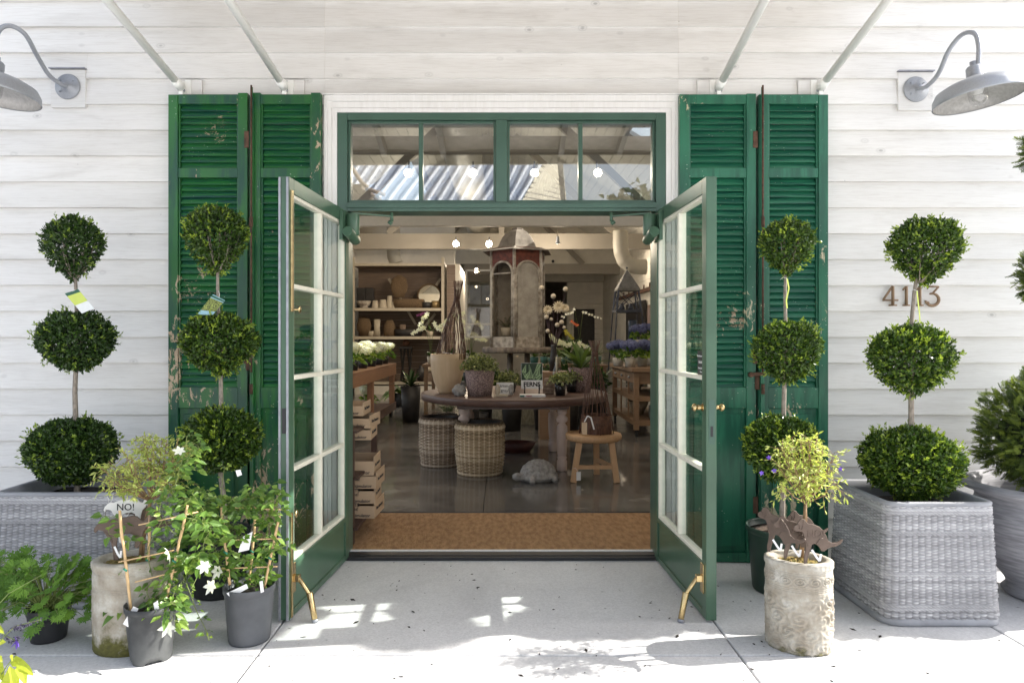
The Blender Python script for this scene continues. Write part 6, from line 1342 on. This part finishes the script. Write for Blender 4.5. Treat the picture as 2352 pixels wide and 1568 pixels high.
for k_ in range(6):
    a, b_ = V6[k_], V6[(k_+1)%6]; w_ = (b_-a).length; ux_ = (b_-a).normalized(); nn = Vector((ux_.y,-ux_.x,0)); 
    if nn.dot(a+b_-2*Vector((lx,ly,0))) < 0: nn = -nn
    def fp(u, z, o=0): return a+ux_*(u*w_)+Vector((0,0,z))+nn*o
    def quad(mb, u0, u1, za_, zb2, o=0, th=.012):
        vs = [fp(u0,za_,o),fp(u1,za_,o),fp(u1,zb2,o),fp(u0,zb2,o)]; mb.add(vs+[v-nn*th for v in vs], [(0,1,2,3),(7,6,5,4),(0,4,5,1),(1,5,6,2),(2,6,7,3),(3,7,4,0)])
    m = MB(); quad(m, .05,.95,zA+.001,zB,.004); m.build('base_panel', M['lant'], LN)
    ar = [fp(.5+.43*cos(t_), zC+(.43*w_)*.95*sin(t_)-.03, .010) for t_ in [pi*i/16 for i in range(17)]]
    m = MB(); m.tube([fp(.93,zB,.01)]+ar+[fp(.07,zB,.01)], .020, 8)
    if k_ in (5, 4): m.tube([fp(.07,zC-.03,.01), fp(.93,zC-.03,.01)], .014, 6)
    m.build('arch', M['lant'], LN)
    top = [fp(.95,zD,0), fp(.05,zD,0)]; poly = [fp(.95,zC-.03,0)]+ar+[fp(.05,zC-.03,0)]
    m = MB(); n_ = len(ar); vs = ar+[fp(.5+.45*max(-1,min(1,1.25*cos(pi*i/16))), zD, .006) for i in range(17)]; m.add(vs, [(i, i+1, n_+i+1, n_+i) for i in range(16)]); quad(m, .92,.96,zC-.04,zD,.004,.006); quad(m, .04,.08,zC-.04,zD,.004,.006); m.build('red_panel', M['lred'], LN)
    if k_ != 5: m = MB(); quad(m, .08,.92,zB,zD-.03,-.002,.003); m.build('glass_pane', M['dglass'], LN)
MB().lathe([(.42,-.01),(.60,-.06),(.595,-.045),(.36,.02),(.33,.05),(.30,.13),(.25,.21),(.19,.27),(.12,.31),(.10,.315),(.10,.345),(0,.35)], (lx,ly,zD), 6, smooth=False, a0=an0).build('bell_roof', M['dome'], LN, bevel=.004)
# open door of the lantern
kd2 = F/10.55; dd_ = 10.55-D; fp0 = lambda x, y: P(x, y, dd_)
m = MB(); C4 = [fp0(1071,621), fp0(1128,621), fp0(1128,774), fp0(1071,774)]
for i in range(4): m.bar(C4[i], C4[(i+1)%4], .028, .022, up=(0,1,0))
m.bar(fp0(1071,744), fp0(1128,744), .02, .02); m.build('open_door', simple('pale_metal_frame', (.55,.52,.46), .6), LN); MB().add(C4+[v+Vector((0,.003,0)) for v in C4], [(0,1,2,3),(7,6,5,4)]).build('door_pane', M['cglass'], LN)
pplant('fern spilling from inside the birdcage lantern', Vector((lx-.18, ly-.1, PZ+.17)), .10, .14, M['cream'], .2, .2, 15, M['darkfern'], .32, .016, style='fern', seed=12, tone=(.2,.7))
# ---------------------------------------------------------------- island cart, right
it = thing('island_cart', 'brown wooden island cart on casters with drawers and open shelves, at the right', 'cart', (2.4, 6, FZ)); ix0, ix1, iy0, iy1, iz = 1.80, 3.3, 5.07, 6.9, .955
MB().box(ix0-.04, ix1, iy0-.04, iy1+.03, iz-.055, iz).build('top', M['oak'], it, bevel=.005)
for x in (ix0+.035, ix1-.04):
    for y in (iy0+.035, iy1-.035): MB().box(x-.035, x+.035, y-.035, y+.035, FZ+.09, iz-.056).build('leg', M['oak'], it, bevel=.003)
for z in (.20, .53): MB().box(ix0+.01, ix1, iy0+.01, iy1-.01, z, z+.035).box(ix0+.071, ix1, iy0+.003, iy0+.009, z-.03, z+.04).box(ix0+.003, ix0+.009, iy0+.071, iy1-.08, z-.03, z+.04).build('shelf', M['oak'], it)
MB().box(ix0+.02, ix1-.02, iy0+.02, iy1-.02, iz-.22, iz-.056).build('drawer_case', M['oak'], it)
for i in range(3):
    y0_ = iy0+.09+i*.56; dr_ = MB().box(ix0+.004, ix0+.019, y0_, y0_+.53, iz-.21, iz-.075).build('drawer', M['oak'], it, bevel=.003); MB().blob((ix0-.008, y0_+.26, iz-.14), .018, 12, 8).build('knob', M['galv'], dr_)
MB().box(ix0+.012, ix0+.03, iy0+.50, iy0+.55, .235, iz-.22).box(ix0+.012, ix0+.03, iy0+1.1, iy0+1.15, .235, iz-.22).build('divider', M['oak'], it)
for x in (ix0+.04, ix1-.05):
    for y in (iy0+.04, iy1-.04): MB().tube([(x-.014,y,FZ+.035),(x+.014,y,FZ+.035)], .035, 14).box(x-.02,x+.02,y-.02,y+.02,FZ+.072,FZ+.089).build('caster', M['black'], it)
for i, (x, y, z, r, lab) in enumerate(((2.02,5.9,.235,.16,'white bowl on the bottom shelf of the island cart'),(2.02,6.1,.565,.13,'white bowl on the middle shelf of the island cart'))): lobj('white_bowl', lab, 'bowl', (x,y,z), cup(r*.45, r, r*1.25), M['cream'], group='white bowls on the island cart')
for x, y, z, s, lab in ((2.20,5.35,.235,.12,'left square stone pot on the bottom shelf of the island cart'),(2.55,5.35,.235,.12,'right square stone pot on the bottom shelf of the island cart'),(2.35,5.35,.565,.14,'square stone pot on the middle shelf of the island cart')):
    tag(MB().box(x-s, x+s, y-s, y+s, z, z+s*1.5).build('stone_block_pot', M['conc_obj'], bevel=.012), lab, 'pot', 'square stone pots on the island cart')
palepot = simple('pale_ribbed_pot', (.48,.44,.38), .8, var=.1)
HB = [(1420,5.6),(1447,5.35),(1475,5.6),(1497,5.9),(1460,6.3),(1490,6.5),(1520,5.4)]
for i, (px, y) in enumerate(HB):
    kx = SC(y); hyd('blue hydrangea on the island cart, '+['front left one','second one at the front edge','middle one','right one near the door glass','back left one','back right one','partly behind the right door'][i], Vector(((px-CX)/kx, y, iz)), .165, 70+i, M['blue'], palepot)
for i, (px, z) in enumerate(((1470,1.25),(1500,1.22))):
    kx = SC(6.7); x = (px-CX)/kx; tag(MB().box(x-.13,x+.13,6.58,6.82,iz,iz+.25).build('riser_box', M['shelfw'], bevel=.005), 'wooden riser box at the back of the island cart, '+('left one' if i == 0 else 'right one'), 'box'); hyd('blue hydrangea raised on a box at the back of the island cart, '+('left one' if i == 0 else 'right one'), Vector((x,6.7,iz+.251)), .17, 90+i, M['blue'], palepot)
# iron obelisk lantern
kt = F/12.2; T0 = lambda x, y, d=12.2: PD(x, y, d)
tw_ = thing('iron_lantern_tower', 'tall blue grey iron tower lantern with a pyramid roof behind the blue hydrangeas', 'lantern', (T0(1440,0).x, 8.0, FZ)); txc = (1440-CX)/kt
zr0, zr1 = T0(0,664).z, T0(0,618).z; h0 = 25/kt
MB().add([(txc-h0,8-h0,zr0),(txc+h0,8-h0,zr0),(txc+h0,8+h0,zr0),(txc-h0,8+h0,zr0),(txc,8,zr1)], [(0,1,4),(1,2,4),(2,3,4),(3,0,4),(3,2,1,0)]).box(txc-h0*1.02,txc+h0*1.02,8-h0*1.02,8+h0*1.02,zr0-.035,zr0-.001).build('pyramid_roof', simple('tin_roof', (.24,.23,.21), .6, .3, var=.2), tw_)
MB().blob((txc,8,zr1+.02), .02, 10, 6).build('finial', M['steel'], tw_)
m = MB(); zm1, zm2 = T0(0,715).z, T0(0,785).z
corners = lambda h_, z: [Vector((txc+a*h_, 8+b_*h_, z)) for a, b_ in ((-1,-1),(1,-1),(1,1),(-1,1))]
A_, B_, C_, D_ = corners(h0*.9, zr0-.03), corners(h0*1.12, zm1), corners(h0*1.3, zm2), corners(h0*1.5, FZ+.7)
for L0, L1 in ((A_,B_),(B_,C_),(C_,D_)):
    for i in range(4): m.bar(L0[i], L1[i], .022, .022); m.bar(L0[i], L1[(i+1)%4], .012, .012) if L0 is A_ else None; (m.bar(L0[(i+1)%4], L1[i], .012, .012) if L0 is A_ else None)
for L0 in (B_, C_):
    for i in range(4): m.bar(L0[i], L0[(i+1)%4], .03, .045)
m.build('iron_frame', M['steel'], tw_)
m = MB(); m.box(txc-h0*1.1, txc+h0*1.1, 8-h0*1.1, 8+h0*1.1, zm1-.006, zm1+.006); m.box(txc-h0*1.28, txc+h0*1.28, 8-h0*1.28, 8+h0*1.28, zm2-.006, zm2+.006); m.build('tier', M['steel'], tw_)
for i, (dx, z) in enumerate(((-.10,zm1),(.06,zm1))): lobj('glass_jar', 'small dark blue jar on the upper tier of the iron tower, '+('left one' if i == 0 else 'right one'), 'jar', (txc+dx,7.95,z+.007), [(0,0),(.05,0),(.055,.06),(.03,.10),(.035,.13),(0,.13)], M['steel'])
lobj('blue_canister', 'tall dark blue canister on the lower tier of the iron tower', 'jar', (txc+.08,7.9,zm2+.007), [(0,0),(.08,0),(.08,.36),(.07,.38),(0,.38)], simple('navy_tin', (.02,.04,.08), .4))
# ---------------------------------------------------------------- plant tables in the middle distance
def tbl(lab, x0, x1, y0, y1, z, m):
    t = thing('display_table', lab, 'table', ((x0+x1)/2,(y0+y1)/2,FZ)); MB().box(x0,x1,y0,y1,z-.05,z).build('top', m, t, bevel=.004)
    for x in (x0+.06,x1-.06):
        for y in (y0+.06,y1-.06): MB().box(x-.03,x+.03,y-.03,y+.03,FZ,z-.051).build('leg', m, t)
tbl('wooden display table full of orchids behind the birdcage, right side', .75, 2.0, 8.6, 9.9, .86, M['oak']); tbl('wooden display table with white orchids behind the blond vase', -1.35, -.35, 7.4, 8.8, .92, M['oak'])
tbl('pale console table in the far background at the right', .95, 2.3, 12.6, 13.2, 1.12, M['shelfw'])
def orchid(lab, c, pm, sprays, seed, mat=None, pr=.07, ph=.13, fr=.058):
    rs = random.Random(seed); t = pplant(lab, c, pr, ph, pm, .1, .1, 7, M['darkfern'], .26, .07, 'orchid', 'orchids on the display tables', 'strap', seed=seed, tone=(.2,.7), nm='orchid'); st_ = MB(); top = Vector(c)+Vector((0,0,ph))
    for (dx, hh, ln) in sprays:
        pts = [top, top+Vector((dx*.2,0,hh*.55)), top+Vector((dx*.55,-.02,hh)), top+Vector((dx,-.05,hh*.93)), top+Vector((dx+ln,-.08,hh*.78))]; st_.tube(pts, .003, 5)
        lf = Leaves()
        for j in range(7):
            f_ = j/6; p = pts[2].lerp(pts[4], f_)+Vector((rs.uniform(-.01,.01),-.02,rs.uniform(-.03,.02))); flower(lf, p, fr*(1-.25*f_), 5, (rs.uniform(-.5,.5),-1,.1), .6)
        lf.build('flower_spray', mat or M['petal'], t)
    st_.build('flower_stem', M['greenstem'], t); return t
orchid('white orchid with two sprays left of the willow obelisk', Vector((-1.22,7.6,.92)), M['cream'], [(-.10,.72,-.10),(.12,.55,.10),(-.2,.5,-.1)], 1); orchid('white orchid close behind the willow obelisk', Vector((-.85,7.55,.92)), M['cream'], [(-.12,.62,-.12),(.10,.72,.12)], 2)
orchid('white orchid seen through the open lantern door', Vector((-.52,7.6,.92)), M['cream'], [(-.06,.50,-.12),(.10,.62,.1),(.02,.4,.1),(-.1,.35,-.05),(.15,.35,.1)], 3); orchid('white orchid with low sprays behind the lantern door', Vector((-.62,8.2,.92)), M['cream'], [(-.1,.8,-.12),(.14,.7,.1)], 4)
orchid('white orchid on the display table right of the birdcage', Vector((.95,8.8,.86)), M['teal'], [(-.05,.42,.12),(.10,.36,.12),(.2,.3,.1)], 5); orchid('pale yellow orchid on the display table', Vector((1.22,9.0,.86)), M['teal'], [(.02,.50,.12)], 6, M['gold'])
orchid('low white orchid at the front of the right display table', Vector((1.42,8.75,.86)), M['cream'], [(-.10,.30,-.1),(.12,.28,.08)], 7); orchid('white orchid spray above the far console', Vector((1.95,12.8,1.12)), M['cream'], [(-.25,.82,-.2),(.15,.78,.35)], 8, fr=.055)
orchid('orange flowering orchid on the far console', Vector((1.72,12.7,1.12)), M['cream'], [(.02,.55,.14)], 9, M['orange'], fr=.05)
orchid('purple dark orchid at the right end of the middle shelf', Vector((-1.72,12.3,zsh(773)+.001)), M['cream'], [(-.15,.5,-.15)], 10, leafmat('purple_petal', (.12,.02,.10), (.22,.04,.16), .6, .2))
for i, (x, y, s, sd, st_y) in enumerate(((.85,9.3,.26,31,'strap'),(1.15,9.5,.3,32,'fern'),(1.5,9.4,.28,33,'strap'),(1.78,9.0,.26,34,'fern'),(1.72,9.6,.30,35,'strap'))):
    pplant('dark leafy plant in a teal pot on the right display table, '+['far left','left back','middle back','right front','right back'][i]+' one', Vector((x,y,.86)), .09, .14, M['teal'], s, s, 16, M['darkfern'], s*1.25, .06 if st_y == 'strap' else .014, style=st_y, seed=sd, tone=(.1,.7), group='dark leafy plants on the right display table')
for i, (x, y, z, L_) in enumerate(((-.32,5.35,.02,.5),(.0,8.2,.02,.6),(.5,8.0,.02,.6),(.75,7.2,.02,.7),(1.25,7.3,.02,.7),(1.65,8.0,.02,.6),(-.75,5.2,.02,.45))):
    pplant('tall dark floor plant behind the round table, '+['left of the pedestal','behind the pedestal foot','right of the pedestal foot','under the right display table edge','before the right display table','near the island cart','at the far left under the table rim'][i], Vector((x,y,z)), .14, .30, M['dark'], .35, .35, 24, M['darkfern'], L_, .07 if i % 2 else .018, style='strap' if i % 2 else 'fern', seed=60+i, tone=(.1,.6), group='dark floor plants behind the round table')
pplant('bright green fern right of the willow obelisk', Vector((-.42, 4.6, .80)), .08, .12, M['dark'], .2, .2, 12, M['darkfern'], .26, .014, style='fern', seed=77, tone=(.7,1.0))
tag(MB().lathe([(0,0),(.12,0),(.14,.78),(0,.78)], (-.42,4.6,FZ), 20).build('plant_stand', M['dark']), 'dark plant stand under the bright green fern', 'stand')
for i, (x, y, z, s, L_, st_y, tn) in enumerate(((.62,8.75,.86,.2,.36,'strap',(.3,.9)),(1.6,8.75,.86,.22,.38,'strap',(.4,1)),(1.9,9.3,.86,.24,.45,'fern',(.3,.9)),(1.05,8.7,.86,.15,.26,'fern',(.5,1)),(1.35,9.6,.86,.3,.60,'strap',(.1,.6)))):
    pplant('leafy plant in a pale pot on the right display table, '+['at the left corner','at the right front','at the right end','low one at the front','tallest one at the back'][i], Vector((x,y,z)), .085, .15, M['cream'] if i % 2 else M['teal'], s, s, 22, M['darkfern'], L_, .055 if st_y == 'strap' else .014, style=st_y, seed=131+i, tone=tn, group='leafy plants in pale pots on the right display table')
for i, (x, y, z, s, n_, L_, kind) in enumerate(((.62,5.9,FZ,.36,620,.09,'ball'),(1.0,6.3,FZ,.36,34,.62,'strap'),(1.35,6.6,FZ,.36,620,.08,'ball'),(1.62,7.2,FZ,.30,26,.6,'strap'),(-.28,6.0,FZ,.34,620,.09,'ball'),(.15,5.7,FZ,.34,30,.5,'fern'),(-1.45,6.7,FZ,.3,24,.45,'strap'),(.95,5.5,FZ,.30,520,.08,'ball'))):
    pplant('dense dark plant behind the round table, '+['right of the pedestal','in the middle of the right group','in front of the right display table','at the right end by the island cart','left of the pedestal foot','just behind the pedestal foot','far left before the shelves','nearest one right of the pedestal'][i], Vector((x,y,z)), .16, .58, M['dark'], s, s*1.0, n_, M['darkfern'], L_, .05 if kind == 'ball' else (.06 if kind == 'strap' else .016), style=kind, seed=171+i, tone=(0,.7), broad=kind == 'ball', group='dense dark foliage plants behind the round table')
# tall sola flower arrangement
kf = F/9.2; Pf = lambda x, y: PD(x, y, 9.2); fa = thing('dried_flower_arrangement', 'tall arrangement of big cream dried flowers and round pods right of the birdcage', 'flowers', Pf(1272,850)); MB().lathe([(0,0),(.06,0),(.05,.2),(.035,.33),(.045,.36),(0,.36)], Vector((Pf(1272,0).x, 5.0, H-(852-CY)/kf)), 20).build('vase', M['dark'], fa); tag(MB().box(Pf(1272,0).x-.2, Pf(1272,0).x+.2, 4.8, 5.2, FZ, H-(852-CY)/kf-.001).build('plinth_block', M['oak'], bevel=.005), 'dark wood plinth under the dried flower arrangement', 'plinth')
sm = MB(); lf = Leaves(); 
for (x, y, r) in ((1283,705,16),(1258,712,13),(1298,708,12)):
    p = Pf(x, y); sm.tube([Pf(1272,815), Pf((x+1272)/2,770), p+Vector((0,.03,0))], .004, 5)
    for ring, (n_, rr, tl) in enumerate(((14,1.0,.1),(12,.8,.35),(10,.6,.6),(7,.38,.9))):
        for j in range(n_):
            a = 2*pi*j/n_+ring*.3; d = np.array([cos(a), -tl*1.2, sin(a)]); lf.add(np.array(p)+np.array([0,-.01*ring,0]), d, r/kf*rr, r/kf*.34, .5+rnd(-.3,.3), n=np.array([0,-1.,0]), droop=0, fold=-.1, broad=True)
lf.build('big_flowers', leafmat('cream_petal', (.60,.50,.36), (.80,.72,.56), .7, .1), fa)
for (x, y, r) in ((1244,661,6),(1299,664,6),(1271,680,6),(1255,728,5.5),(1258,760,5),(1290,740,5.5),(1280,746,5.5),(1266,733,4),(1296,752,4)):
    p = Pf(x, y); sm.tube([Pf(1272,815), Pf((x+1272*2)/3,780), p+Vector((0,.02,0))], .003, 5); MB().blob(p, r/kf, 14, 10, .08, seed=x).build('pod', M['cream'], fa)
sm.build('stems', simple('dark_plum_stem', (.06,.03,.04), .6), fa)
# camera dome, barn door rail, pictures
tag(MB().blob(PD(1270,600,20.9), .045, 14, 10).build('dome_camera', M['black']), 'small black dome camera on the white beam wall', 'camera')
bd = thing('sliding_barn_door', 'black sliding door hanging from a rail on the right wall', 'door', (XR-.05, 14.5, FZ)); MB().box(XR-.09, XR-.04, 13.3, 15.9, FZ+.02, 2.35).build('panel', M['dark'], bd); MB().box(XR-.10, XR-.05, 12.3, 17.2, 2.55, 2.64).build('rail', M['rust'], bd)
for y in (12.7, 13.4, 14.1, 14.8, 15.5, 16.3): MB().tube([(XR-.08,y,2.64),(XR-.08,y,2.74)], .02, 6).build('rail_pin', M['rust'], bd)
pf = thing('picture_frame', 'pale framed picture on the right wall by the barn door', 'picture', (XR-.02, 12.7, 1.7)); MB().box(XR-.05, XR-.012, 12.35, 13.15, 1.1, 2.2).build('frame', M['shelfw'], pf); MB().box(XR-.056, XR-.0505, 12.43, 13.07, 1.18, 2.12).build('picture', M['speck'], pf)
